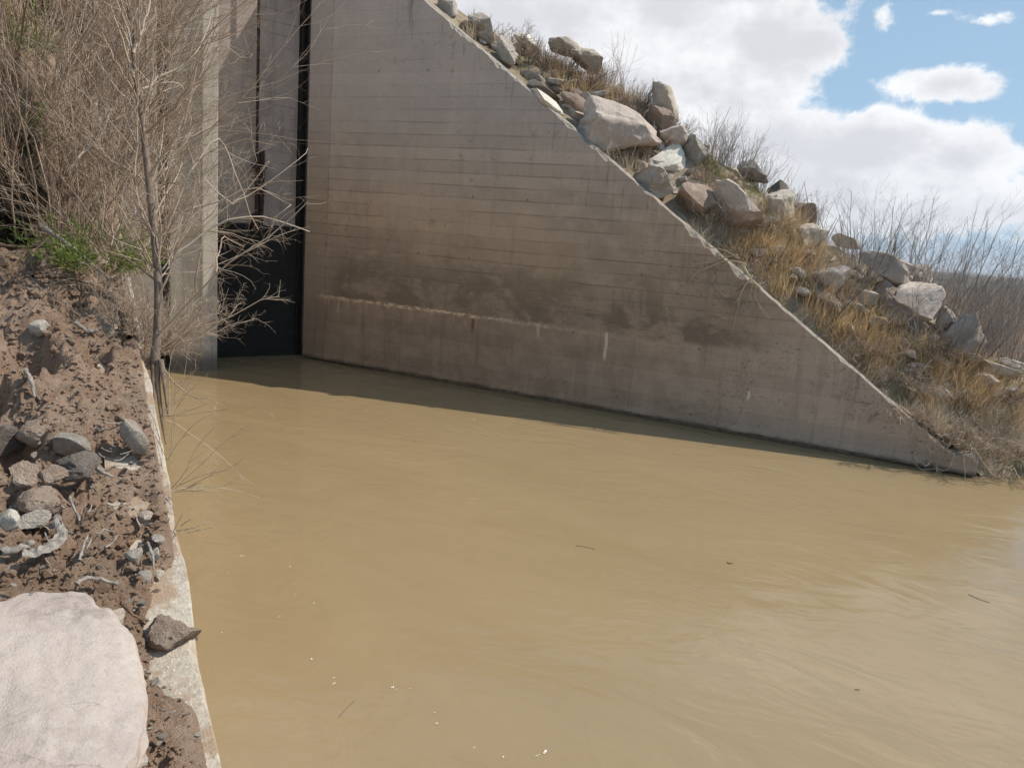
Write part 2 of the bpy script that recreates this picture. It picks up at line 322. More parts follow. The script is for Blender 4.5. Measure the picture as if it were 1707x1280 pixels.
def m_rock(name, a, b, lich=(.55, .52, .47), k=.5, bump=1.0, soil=0):
    m = Mat(name, .93, .15); big = m.noise(1.5, 6, .62); med = m.noise(6, 7, .68); fine = m.noise(38, 6, .72)
    c = m.mix(m.step(big, .36, .64), a, b); c = m.mix(m.step(med, .46, .66, 0, k), c, lich); c = m.mix(m.step(fine, .5, .72, 0, .5), c, tuple(v*.55 for v in a))
    c = m.mix(m.step(m.noise(4, 6, .75, m.map((1, 1, 2.2), (5, 1, 2))), .56, .66, 0, .5), c, tuple(v*.5 for v in b))
    if soil:                                            # clay smears, grey lichen spots and hairline cracks on the near boulder
        c = m.mix(m.step(m.noise(2.6, 9, .75, m.map((1, 1, 1), (6, 3, 2))), .56, .64, 0, soil), c, (.36, .25, .17)); c = m.mix(m.step(m.noise(14, 8, .75), .54, .64, 0, .5), c, (.47, .40, .36))
        c = m.mix(m.step(m.voro(46), .14, .05, 0, .6), c, (.30, .25, .22)); c = m.mix(m.step(m.noise(90, 4, .7), .52, .68, 0, .45), c, (.46, .38, .34))
        c = m.mix(m.step(m.noise(1.3, 5, .6, m.map((1, 1, 1), (1, 8, 5))), .48, .62, 0, .4), c, (.58, .475, .42))
        ck = m.math('ABSOLUTE', m.math('SUBTRACT', m.noise(2.0, 4, .55, m.map((1, 1.6, 1), (9, 2, 4))), .5)); c = m.mix(m.math('MULTIPLY', m.step(ck, .003, .0005, 0, .5), m.step(m.noise(1.1, 2), .52, .6)), c, (.22, .17, .14))
    v = m.N.new('ShaderNodeHueSaturation'); m.L.new(c, v.inputs['Color']); m.L.new(m.math('ADD', .82, m.math('MULTIPLY', m.rnd(), .36)), v.inputs['Value']); c = v.outputs[0]
    m.bump(m.math('ADD', m.math('MULTIPLY', med, 2.0*bump), m.math('ADD', fine, m.math('MULTIPLY', m.noise(150, 4, .7), .5))), (.9 if bump == 1 else .6), .03*(.3+.7*bump)); return m.col(c)
def m_hollow_shade():
    m = Mat('hollow_shade_black', .95, .1); n = m.noise(7, 6, .7); c = m.mix(m.step(n, .4, .62), (.020, .016, .012), (.055, .040, .026)); c = m.mix(m.step(m.noise(4, 6, .7, m.map((1, 1, 1), (3, 3, 1))), .55, .66, 0, .7), c, (.05, .06, .02)); m.bump(n, 1.0, .05); return m.col(c)  # shade of the bank hollows put in as near-black, plus moss green
def m_strand(name, a, b, c3, rough=.8, trans=0):
    m = Mat(name, rough, .2); t = m.attr('tint'); r = m.N.new('ShaderNodeValToRGB'); e = r.color_ramp.elements
    e[0].color = (*a, 1); e[1].color = (*c3, 1); x = e.new(.5); x.color = (*b, 1); m.L.new(t, r.inputs[0])
    if trans:
        tl = m.N.new('ShaderNodeBsdfTranslucent'); m.L.new(r.outputs[0], tl.inputs[0]); ms = m.N.new('ShaderNodeMixShader'); ms.inputs[0].default_value = trans
        out = [n for n in m.N if n.type == 'OUTPUT_MATERIAL'][0]; m.L.new(m.b.outputs[0], ms.inputs[1]); m.L.new(tl.outputs[0], ms.inputs[2]); m.L.new(ms.outputs[0], out.inputs[0])
    return m.col(r.outputs[0])
def m_bark(name, a, b):
    m = Mat(name, .9, .15); n = m.noise(30, 6, .7, m.map((1, 1, .25))); c = m.mix(m.step(n, .35, .65), a, b); m.bump(n, .8, .006); return m.col(c)
def m_water():
    m = Mat('muddy_water', .09, .85); m.b.inputs['IOR'].default_value = 1.33
    fl = m.map((1, 1, 1), rot=(0, 0, math.radians(64.7)))
    sw = m.noise(.35, 5, .6, m.map((.6, 1.6, 1), co=fl), .8); sw2 = m.noise(2.2, 4, .6, m.map((.5, 2, 1), co=fl), .6)
    c = m.mix(m.step(sw, .35, .65), (.276, .201, .108), (.297, .219, .121)); c = m.mix(m.step(sw2, .45, .7, 0, .12), c, (.277, .204, .107))
    n1 = m.noise(.9, 3, .5, m.map((.7, 1.3, 1), co=fl), 1.4); n2 = m.noise(3.6, 4, .55, m.map((.65, 1.25, 1), co=fl), 1.5); n3 = m.noise(12, 3, .55, m.map((.6, 1.2, 1), co=fl), 1.2)
    patch = m.step(m.noise(.4, 3, .5, m.map((1, 1, 1), (7, 3, 0))), .4, .65, .35, 1)
    h = m.math('ADD', m.math('MULTIPLY', n1, .8), m.math('MULTIPLY', patch, m.math('ADD', m.math('MULTIPLY', n2, .42), m.math('MULTIPLY', n3, .10))))
    m.bump(h, .26, .10); return m.col(c)
def m_plain(name, c, rough=.6, met=0.0, var=.3, sc=8):
    m = Mat(name, rough, .3); m.b.inputs['Metallic'].default_value = met
    k = m.mix(m.step(m.noise(sc, 6, .65), .35, .7), c, tuple(v*(1-var) for v in c)); m.bump(m.noise(sc*5, 4), .3, .004); return m.col(k)

def m_plain_earth():
    m = Mat('brown_flood_plain', .97, .1); c = m.mix(m.step(m.noise(.02, 6, .6), .4, .6), (.105, .085, .062), (.15, .12, .085)); return m.col(m.mix(m.step(m.noise(.5, 5, .6), .5, .7, 0, .5), c, (.085, .075, .05)))
MPL = m_plain_earth(); MW = m_wing(); MCAP = m_cap(); MDIRT = m_dirt(); MBR = m_bankR(); MWAT = m_water()
MHEAD = m_conc('gate_headwall_concrete', (.43, .35, .30), (.34, .28, .24)); MPIER = m_conc('pier_concrete', (.50, .45, .38), (.42, .375, .31), True, .35)
RK = {'pink': m_rock('pink_granite', (.60, .50, .42), (.48, .385, .32), (.72, .64, .57), .7), 'tan': m_rock('tan_limestone', (.62, .53, .43), (.49, .41, .325), (.74, .67, .58), .7), 'pale': m_rock('pale_pink_limestone', (.62, .53, .465), (.51, .42, .37), (.68, .61, .55), .6, .2, .75),
      'grey': m_rock('grey_stone', (.52, .46, .39), (.40, .355, .30), (.66, .60, .52), .6), 'white': m_rock('white_limestone', (.80, .74, .63), (.72, .66, .56), (.84, .79, .70), .4),
      'brown': m_rock('brown_stone', (.42, .32, .25), (.32, .235, .18), (.58, .48, .39), .6), 'dark': m_rock('dark_stone', (.24, .205, .175), (.16, .135, .115), (.38, .33, .29), .4)}
RK['hollow_shade'] = m_hollow_shade()
MTW = m_strand('pale_twig_bark', (.26, .185, .125), (.42, .32, .235), (.60, .51, .42)); MTWB = m_strand('brown_twig_bark', (.20, .135, .095), (.32, .235, .165), (.46, .36, .27))
MTWG = m_strand('grey_twig_bark', (.17, .145, .13), (.25, .22, .20), (.36, .32, .29)); MGRASS = m_strand('golden_dry_grass', (.42, .26, .13), (.60, .43, .23), (.78, .66, .45), trans=.4)
MSTRAW = m_strand('pale_straw', (.36, .27, .17), (.56, .46, .33), (.70, .61, .48), trans=.4); MREED = m_strand('brown_reed', (.20, .125, .085), (.36, .25, .175), (.50, .38, .28), trans=.35)
MGREEN = m_strand('fresh_green', (.10, .15, .035), (.19, .26, .06), (.33, .38, .11), trans=.4); MMOSS = m_strand('olive_grass', (.14, .15, .055), (.24, .24, .10), (.42, .37, .19), trans=.4)
MBARK = m_bark('sapling_bark', (.14, .105, .08), (.26, .20, .16)); MWOOD = m_bark('weathered_wood', (.19, .165, .145), (.36, .32, .28)); MBARKD = m_bark('dark_bark', (.075, .05, .035), (.17, .115, .08))
MSTEEL = m_plain('black_painted_steel', (.022, .019, .016), .85, 0, .35, 5); MRUST = m_plain('rusty_steel', (.05, .028, .022), .8, 0, .5, 14); MFOAM = m_plain('foam', (.75, .70, .60), .7, 0, .1, 30)

# ------------------------------------------------------------------ setting: geometry constants
PHI = 0.4409; LEN = 14.2; SLOPE = 0.6990
D = np.array([math.sin(PHI), -math.cos(PHI), 0.0]); NR = np.array([math.cos(PHI), math.sin(PHI), 0.0]); P0 = np.array([1.0, 0.0, 0.0])
TOPZ = 9.3
def wing_top(a): return np.minimum(np.maximum(SLOPE*(LEN-a)-.02, .36), TOPZ)
Q1 = np.array([-5.82892, -14.87509, 1.63355]); EH = np.array([0.16050, 0.98704, 0.0]); EH /= np.linalg.norm(EH); OUT = np.array([-EH[1], EH[0], 0.0]); LS = 0.29223
def left_top(s): return Q1[2] + LS*s

def fbm(x, y, z, H=1.0, o=5): return mn.fractal(Vector((x, y, z)), H, 2.1, o)
def nfield(A, B, sc, seed, o=5, H=1.0):
    f = np.empty(A.size); ar, br = A.ravel()*sc, B.ravel()*sc
    for i in range(A.size): f[i] = mn.fractal(Vector((ar[i], br[i], seed)), H, 2.1, o)
    return f.reshape(A.shape)

def zR(a, b):
    """height of the rubble slope behind the wing wall"""
    x = P0[0]+a*D[0]+b*NR[0]; y = a*D[1]+b*NR[1]
    base = np.where(a < 13.7, SLOPE*(LEN-a)-.02, SLOPE*.5-.02-(a-13.7)*.55); base = np.minimum(base, 9.0)
    R = np.interp(a, [-5, 0, 2, 4, 7, 9, 13, 15, 18], [0, 0, 0, .35, 1.15, 1.4, 1.5, 1.6, 1.5])
    z = base + R*sstep(.2, 2.2, b) - .05 - .16*np.exp(-((b-.5)/.22)**2)*sstep(8.5, 11.0, a)*sstep(13.6, 12.4, a) + .22*sstep(12.6, 13.6, a)*sstep(14.6, 13.9, a)*sstep(.2, .4, b)
    z = z - .30*np.maximum(b-4.2, 0) - .03*np.maximum(b-4.2, 0)**2
    t = y + 13.75 - .09*(x-7)
    land = -.9 + 1.75*sstep(-.3, 2.2, t)
    return np.maximum(z, np.where(t > -.3, land, -.9))
HOLES = [(2.50, .56, .20, .085, .60), (3.15, .33, .20, .075, .42), (1.72, .60, .16, .08, .45), (3.6, .62, .18, .08, .4), (4.35, .74, .25, .12, .35), (2.55, .27, .14, .07, .16), (1.60, .37, .09, .09, .14), (2.05, .72, .18, .08, .25), (1.25, .62, .10, .06, .10)]
LUMPS = [(1.15, .45, .08, .09, .06), (1.1, .25, .07, .06, .03), (2.0, .2, .12, .07, .05), (2.8, .3, .12, .08, .08), (3.6, .3, .2, .08, .07), (2.15, .62, .22, .10, .10), (1.85, .30, .25, .12, .05), (2.9, .55, .25, .12, .10), (3.5, .55, .4, .18, .10), (1.35, .52, .15, .10, .07), (2.3, .33, .2, .08, .05)]
def zL(s, b):
    e = np.interp(s, [-2, 0, .2, .35, .6, .8, .92, 1.3, 2, 2.5, 4, 6, 14], [.05, .04, .05, .15, .16, .13, .03, .015, .034, .015, .012, .03, .05])
    z = left_top(s) - .05 + .105*sstep(e-.03, e+.03, b) + .06*sstep(.1, .35, b) + .10*np.minimum(b, 1.2) + .45*np.maximum(b-1.2, 0)
    z = z + 3.6*sstep(5.0, 12.5, s)*sstep(.05, 1.7, b)
    for (s0, b0, rs, rb, dp) in HOLES: z = z - dp*np.exp(-((s-s0)/rs)**2-((b-b0)/rb)**2)
    for (s0, b0, rs, rb, dp) in LUMPS: z = z + dp*np.exp(-((s-s0)/rs)**2-((b-b0)/rb)**2)
    u = -.812*(s-4.55) + .583*(b-.62)                     # earth lump added for a dark hollow, its shaded side to the viewer
    z = z + 1.15*sstep(.05, -.05, u)*sstep(.46, .56, b)*sstep(9.0, 6.0, s)
    return np.minimum(z, TOPZ + .35*np.maximum(b-3, 0))
def march(q, side, t1=45.0):
    """where the sight line through photo pixel q meets the right slope / left bank: points, distances"""
    R = rays(q); ts = np.concatenate([np.arange(1.2, 8, .03), np.arange(8, t1, .06)])
    Pt = CAM[None, None] + R[:, None]*ts[None, :, None]
    if side == 'R':
        v = Pt-P0; a = v@D; b = v@NR; z = zR(a, b); diff = np.where(b > .22, Pt[..., 2]-z, 9.0)
    else:
        v = Pt-Q1; s = v@EH; b = v@OUT; z = zL(s, b); diff = np.where((b > -.02) & (s > -2), Pt[..., 2]-z, 9.0)
    hit = diff < 0; i = np.where(hit.any(1), hit.argmax(1), diff.argmin(1))
    k = np.arange(len(R)); X = Pt[k, i].copy(); X[:, 2] = z[k, i]
    return X, ts[i]
def rz(X):
    v = np.asarray(X)-P0; return zR(v@D, v@NR)

# ---- river
def grid_sheet(xs, ys, z):
    Xg, Yg = np.meshgrid(xs, ys, indexing='ij'); V = np.stack([Xg, Yg, np.full_like(Xg, z)], -1).reshape(-1, 3)
    idx = np.arange(V.shape[0]).reshape(len(xs), len(ys))
    return V, np.stack([idx[:-1, :-1], idx[1:, :-1], idx[1:, 1:], idx[:-1, 1:]], -1).reshape(-1, 4)
V, Fq = grid_sheet(np.array([-60, -20, -5, 0, 5, 12, 30, 80, 220.]), np.array([-260, -80, -30, -15, -8, -3, 1.6]), 0.0)
tag(link('river', mesh_np('river', V, Fq), MWAT), kind='structure')

# ---- ground sheet to the horizon (flood plain beyond the near bank, and beyond the river)
def plain_mesh():
    b0 = 18.0; V = []; n = 60
    for rr in (0, 1, 2, 3, 4):
        for i in range(n+1):
            h = math.radians(-80+i*(166)/n)
            rad = (16, 60, 250, 1500, 9000)[rr]
            x, y = 6+rad*math.sin(h), -6+rad*math.cos(h)
            V.append((x, y, .72 if rr == 0 else .84))
    Fc = []
    for rr in range(4):
        for i in range(n): a = rr*(n+1)+i; Fc.append((a, a+n+1, a+n+2, a+1))
    return mesh_py('ground', V, Fc)
tag(link('ground', plain_mesh(), MPL), kind='structure')
V = [(-9000, -262, .6), (9000, -262, .6), (9000, -9000, .6), (-9000, -9000, .6)]
tag(link('far_shore_ground', mesh_py('far_shore_ground', V, [(0, 3, 2, 1)]), MBR), kind='structure')
def hills_mesh():
    n = 120; V = []
    for j in range(3):
        for i in range(n+1):
            h = math.radians(30+i*80/n); rad = 4200 + j*700
            z = (-5, 24+46*fbm(i*.09, 2.2, 0)+10*fbm(i*.5, 1, 3), 10)[j]
            V.append((rad*math.sin(h), rad*math.cos(h), max(z, -5)))
    Fc = [(j*(n+1)+i, j*(n+1)+i+1, (j+1)*(n+1)+i+1, (j+1)*(n+1)+i) for j in range(2) for i in range(n)]
    return mesh_py('hills', V, Fc, True)
tag(link('hills', hills_mesh(), MPL), kind='structure')

# ---- right slope terrain
def slope_mesh():
    a = np.concatenate([np.arange(-10, 0, .5), np.arange(0, 19, .10), np.arange(19, 30, 1.0)]); b = np.concatenate([np.arange(.20, 5.5, .10), np.geomspace(5.5, 40, 26)])
    A, B = np.meshgrid(a, b, indexing='ij'); z = zR(A, B) + .10*nfield(A, B, .9, 3.3)*sstep(.2, .8, B) + .05*nfield(A, B, 3.5, 1.3, 3)*sstep(.2, .8, B)
    z = np.where(B > 25, np.minimum(z, .55), z)
    Pp = P0 + A[..., None]*D + B[..., None]*NR; Pp[..., 2] = z
    idx = np.arange(A.size).reshape(A.shape)
    return mesh_np('embankment', Pp.reshape(-1, 3), np.stack([idx[:-1, :-1], idx[1:, :-1], idx[1:, 1:], idx[:-1, 1:]], -1).reshape(-1, 4))
tag(link('embankment', slope_mesh(), MBR), kind='structure')

# ---- left bank terrain
def bank_mesh():
    s = np.concatenate([np.arange(-6, -.6, .2), np.arange(-.6, 4.5, .02), np.arange(4.5, 6.2, .03), np.arange(6.2, 9, .08), np.arange(9, 20, .2)]); b = np.concatenate([np.arange(.03, 1.0, .016), np.arange(1.0, 3, .08), np.arange(3, 14, .6)])
    A, B = np.meshgrid(s, b, indexing='ij'); z = zL(A, B)
    w = sstep(.02, .2, B)
    n1 = nfield(A, B, 2.6, 5.1, 4); n2 = nfield(A, B, 9, 2.1, 4, .8); n3 = nfield(A, B, 34, 8.1, 3, .7); n4 = nfield(A, B, 17, 4.4, 2, .9)
    near = sstep(7, 5.5, A)*sstep(-1.2, -.8, A)
    def clod(sc, seed):
        f = np.zeros(A.size); ar, br = (A*sc).ravel(), (B*sc).ravel(); nr = near.ravel()
        for i in range(A.size):
            if nr[i] > 0:
                q = Vector((ar[i]+.35*mn.noise(Vector((ar[i]*1.7, br[i]*1.7, seed))), br[i], seed)); f[i] = min(mn.noise(q, noise_basis='VORONOI_F2F1'), .6)
        return f.reshape(A.shape)
    pm = sstep(-.15, .25, nfield(A, B, 1.9, 9.9, 3))
    z += w*near*(.11*clod(5.5, 1.1)*pm + .045*clod(17, 2.2)*(.35+.65*pm) - .03)
    z += w*(.06*n1 + .035*np.maximum(n2, -.3)) + (.012+.012*w)*n3 + .03*n1*(1-w) + w*.05*np.maximum(n4-.05, 0)
    z += np.where(A > 5, .12*n1, 0)
    Pp = Q1 + A[..., None]*EH + B[..., None]*OUT; Pp[..., 2] = z
    idx = np.arange(A.size).reshape(A.shape)
    return mesh_np('bank', Pp.reshape(-1, 3), np.stack([idx[:-1, :-1], idx[:-1, 1:], idx[1:, 1:], idx[1:, :-1]], -1).reshape(-1, 4)[:, ::-1])
tag(link('bank', bank_mesh(), MDIRT), kind='structure')
def crumbs():
    import bmesh
    bm = bmesh.new(); bmesh.ops.create_icosphere(bm, subdivisions=1, radius=1.0); U = np.array([v.co[:] for v in bm.verts]); Fu = np.array([[v.index for v in f.verts] for f in bm.faces]); bm.free()
    r = np.random.default_rng(88); bk = bpy.data.objects['bank']; n = 5200
    px = np.stack([r.uniform(0, 360, n), r.uniform(440, 1280, n)], 1); e = np.interp(px[:, 1], [440, 560, 625, 830, 950, 1000, 1100, 1200, 1280], [195, 225, 240, 282, 300, 240, 245, 250, 345]); px = px[px[:, 0] < e]
    R = rays(px); V, Fq = [], []; o = 0
    for q in R:
        ok, loc, nrm, _ = bk.ray_cast(Vector(CAM), Vector(q))
        if not ok: continue
        d = (loc-Vector(CAM)).length; sz = min(r.lognormal(math.log(.0042), .62), .024)*(.7+.12*d)
        v = U*(1+r.normal(0, .22, (len(U), 1)))*sz*np.array([1.2, 1, .8]); a = r.uniform(0, 6.28); c, s_ = math.cos(a), math.sin(a); v = v@np.array([[c, -s_, 0], [s_, c, 0], [0, 0, 1]])
        V.append(v+np.array(loc)+np.array([0, 0, sz*.25])); Fq.append(Fu+o); o += len(U)
    return mesh_np('soil_crumbs', np.concatenate(V), np.concatenate(Fq), smooth=False)
bpy.context.view_layer.update()
tag(link('soil_crumbs', crumbs(), MDIRT), 'loose crumbs of brown earth covering the left bank', None, None, 'stuff')

# ------------------------------------------------------------------ concrete structures
def wing_mesh():
    """profile in local x (along) / z, front face at y = 0, thickness .30; irregular coping and eroded foot"""
    xs = np.arange(0, 14.1401, .05); n = len(xs); T = .30
    zt = np.maximum(SLOPE*(LEN-xs)-.02, .37); zt = np.minimum(zt, TOPZ)
    j = np.array([.020*fbm(x*2.3, 1.1, 0) + .012*fbm(x*9, 3.1, 0, .8) for x in xs]); zt = zt + j
    ch = np.array([max(0.0, fbm(x*3.1, 7.7, 0, .8)-.06)*.12 + .006 for x in xs])          # chipped arris
    yb = np.array([T + .02*fbm(x*2.1, 4.4, 0) for x in xs])
    zf = np.array([.035 + .045*sstep(.5, 4, x)*(1-sstep(12, 13.6, x)) + .022*fbm(x*2.6, 9.1, 0) for x in xs])
    rows = [np.stack([xs, np.full(n, .14), np.full(n, -1.0)], 1), np.stack([xs, np.full(n, .14), zf+.02], 1), np.stack([xs, np.full(n, .0), zf], 1), np.stack([xs, np.full(n, 0.0), zt-ch*1.2], 1),
            np.stack([xs, ch*1.1, zt], 1), np.stack([xs, yb, zt+.008], 1), np.stack([xs, yb+.02, np.full(n, -1.0)], 1)]
    V = np.concatenate(rows); Fc = []
    for r in range(len(rows)-1):
        for i in range(n-1):
            a = r*n+i; Fc.append((a, a+1, a+n+1, a+n))
    Fc.append(tuple(r*n+n-1 for r in range(len(rows)))); Fc.append(tuple(r*n for r in reversed(range(len(rows)))))
    return fix_normals(mesh_py('wing_wall', V, Fc))
ww = link('wing_wall', wing_mesh(), MW); ww.location = P0; ww.rotation_euler = (0, 0, math.atan2(D[1], D[0]))
ww.scale = (1, 1, 1)
tag(ww, 'big shaded concrete wing wall with sloping top, board marks and pale salt line above the water', 'wall')

# headwall above the gate
V, Fc = boxes([(-2.2, .93, .45, 1.3, 3.02, 9.4), (-2.2, .93, .62, 1.3, -1, 3.02), (1.20, 1.9, .10, 1.6, -1, 9.4), (.93, 1.20, 1.05, 1.3, -1, 9.4)])
tag(link('headwall', mesh_py('headwall', V, Fc), MHEAD), 'flat grey concrete headwall rising above the black sluice gate', 'wall')
# left pier: sunlit nose strip, then an angled face with a groove, then the block behind
def pier_mesh():
    pts = [(-1.33, 1.3), (-1.33, -1.0), (-1.64, -1.0), (-1.66, -.93)]
    tx, ty = -.93, .37
    def on(u, dep=0.0): return (-1.66+tx*u+.37*dep, -.93+ty*u+.93*dep)
    pts += [on(.57), on(.57, .8), on(.78, .8), on(.78), on(3.4), (-5.2, 2.2), (-1.33, 2.2)]
    n = len(pts); V = [(x, y, -1.0) for x, y in pts] + [(x, y, 9.4) for x, y in pts]
    Fc = [tuple(range(n)), tuple(range(n, 2*n))] + [(i, (i+1) % n, n+(i+1) % n, n+i) for i in range(n)]
    return fix_normals(mesh_py('gate_pier', V, Fc))
po = link('gate_pier', pier_mesh(), MPIER); tag(po, 'tall pale concrete pier with sunlit corner strip left of the sluice gate', 'pier')
bv = po.modifiers.new('edge', 'BEVEL'); bv.width = .02; bv.segments = 2; bv.limit_method = 'ANGLE'
# left retaining wall
def retain_mesh():
    s = np.arange(-5, 14.3, .045); n = len(s); Wd = .25
    ch = np.array([.006 + max(0., fbm(x*4, 2.2, 0, .8)-.05)*.05 for x in s]); jz = np.array([.012*fbm(x*3, .3, 0) for x in s]); jb = np.array([.016*fbm(x*1.6, 5, 0) for x in s])
    rows = []
    def row(b, z):
        Pp = Q1 + s[:, None]*EH + np.asarray(b)[:, None]*OUT if np.ndim(b) else Q1 + s[:, None]*EH + np.full(n, b)[:, None]*OUT
        Pp = Pp.copy(); Pp[:, 2] = z; return Pp
    t = left_top(s)+jz
    rows = [row(jb*0+.03, np.full(n, -1.0)), row(jb, t-.30), row(jb, t-ch*1.3), row(jb+ch, t), row(np.full(n, Wd), t+.004), row(np.full(n, Wd), np.full(n, -1.0))]
    V = np.concatenate(rows); Fc = []
    for r in range(len(rows)-1):
        for i in range(n-1): a = r*n+i; Fc.append((a, a+n, a+n+1, a+1))
    return fix_normals(mesh_py('retaining_wall', V, Fc))
tag(link('retaining_wall', retain_mesh(), MCAP), 'narrow pale concrete retaining wall edge between brown dirt bank and muddy water', 'wall')

# sluice gate
g = empty('sluice_gate', (0, .5, 0), 'black steel sluice gate with rusty lifting rods between pier and wing wall', 'gate')
def part(name, V, Fc, mat, loc=(0, .5, 0), bev=.0, parent=g):
    me = mesh_py(name, [(x-loc[0], y-loc[1], z-loc[2]) for x, y, z in V], Fc); o = link(name, me, mat, parent)
    if bev: b = o.modifiers.new('edge', 'BEVEL'); b.width = bev; b.segments = 2
    return o
V, Fc = boxes([(-1.34, .955, .40, .44, -.8, 3.06)]); part('gate_leaf', V, Fc, MSTEEL, bev=.006)
for z0 in (.12, 2.98):
    V, Fc = boxes([(-1.34, .95, .372, .398, z0, z0+.09)]); part('stiffener', V, Fc, MSTEEL, bev=.005)
V, Fc = boxes([(.965, 1.17, .50, .56, -.8, 9.4), (.965, 1.0, .33, .5, -.8, 9.4)]); part('groove_shade_strip', V, Fc, MSTEEL, bev=.005)  # dark strip added in the deep groove to carry its shade
def rod(x, y, z0, z1, r):
    P = np.array([[[x, y, z0], [x, y, (z0+z1)/2], [x, y, z1]]]); return tubes(P, np.full((1, 3), r), 10)
v, f = rod(-.10, .20, 3.0, 9.4, .032); o = link('stem', mesh_np('stem', v-np.array([0, .5, 0]), f), MRUST, g)
V, Fc = boxes([(.0, .10, .24, .36, 3.55, 4.7), (-.16, .12, .17, .40, 3.78, 3.87), (-.16, .12, .17, .40, 4.3, 4.39), (.01, .09, .24, .38, 3.05, 3.56), (-.16, -.04, .16, .38, 3.0, 3.3)])
part('lifting_bracket', V, Fc, MRUST, bev=.012)

# ------------------------------------------------------------------ rocks
def rock_mesh(seed, size, cuts=9, sub=4, rough=.10, flat=0.0):
    import bmesh
    r = np.random.default_rng(seed); bm = bmesh.new(); bmesh.ops.create_icosphere(bm, subdivisions=sub, radius=1.0)
    V = np.array([v.co[:] for v in bm.verts]); Fc = np.array([[v.index for v in f.verts] for f in bm.faces]); bm.free()
    for _ in range(cuts):
        n = unit(r.normal(0, 1, 3)); c = r.uniform(.36, .80); dd = V@n; ex = np.maximum(dd-c, 0); V -= ex[:, None]*n*.93
    if flat: ex = np.maximum(V[:, 2]-flat, 0); V[:, 2] -= ex*.72; V[:, :2] = np.sign(V[:, :2])*np.abs(V[:, :2])**.86
    off = r.uniform(0, 50, 3)
    N = unit(V)
    for i in range(len(V)):
        p = V[i]; k = fbm(p[0]*1.3+off[0], p[1]*1.3+off[1], p[2]*1.3+off[2], .9, 5); k2 = abs(mn.noise(Vector((p[0]*3.1+off[1], p[1]*3.1, p[2]*5+off[2])))); V[i] += N[i]*(rough*1.0*k - rough*.7*k2 + rough*.5*mn.noise(Vector((p[0]*9+off[0], p[1]*9, p[2]*11))))
    V *= (np.asarray(size)/2)/np.maximum(np.abs(V).max(0), .3)[None]
    if seed == 4242:                                    # blunt pyramid
        k = np.clip((V[:, 2]/np.abs(V[:, 2]).max()+1)/2, 0, 1); V[:, 0] = V[:, 0]*(1.15-.75*k)-.12*k; V[:, 1] = V[:, 1]*(1.2-.8*k)+.8*k
        V *= (np.asarray(size)/2)/np.abs(V).max(0)[None]
    me = mesh_np('rock', V, Fc, smooth=True); me.set_sharp_from_angle(angle=math.radians(34)); return me
RH = np.array([math.cos(YAW), -math.sin(YAW), 0]); FH = np.array([math.sin(YAW), math.cos(YAW), 0])
def basis(tilt, spin=0):
    """x to the photograph's right (tilted clockwise), y away, z up"""
    m = Matrix(((RH[0], FH[0], 0), (RH[1], FH[1], 0), (0, 0, 1)))
    return m @ Matrix.Rotation(math.radians(tilt), 3, 'Y') @ Matrix.Rotation(math.radians(spin), 3, 'Z')
def rock(px, py, w, h, kind, label, tilt=0, depth=1.0, cuts=9, rough=.10, flat=0.0, side='R', name='boulder', cat='rock', sink=.25, group=None, seed=None, sub=4, dist=None, spin=0):
    X, t = march((px, py+h*.35), side); X, t = X[0], t[0]
    if side == 'R' and t > 18.6: dist = 16.6
    if dist: t = dist; X = CAM + rays((px, py+h*.35))[0]*t
    kk = .84 if side == 'R' else 1.0; sink = max(sink, .38) if side == 'R' else sink; wm, hm = w*t/F*1.12*kk, h*t/F*1.25*kk
    dm = depth*(wm+hm)/2
    ctr = X.copy(); ctr[2] += hm*(.5-sink)
    # keep the centre on its own sight line
    rc = rays((px, py))[0]; tt = (ctr-CAM)@rc; ctr = CAM + rc*tt
    o = link(name, rock_mesh(seed or int(px*7+py*13), (wm, dm, hm), cuts, sub, rough, flat), RK[kind])
    o.rotation_mode = 'QUATERNION'; o.rotation_quaternion = basis(tilt, spin).to_quaternion(); o.location = ctr
    return tag(o, label, cat, group)
GR = 'boulders on the rubble slope behind the wing wall'
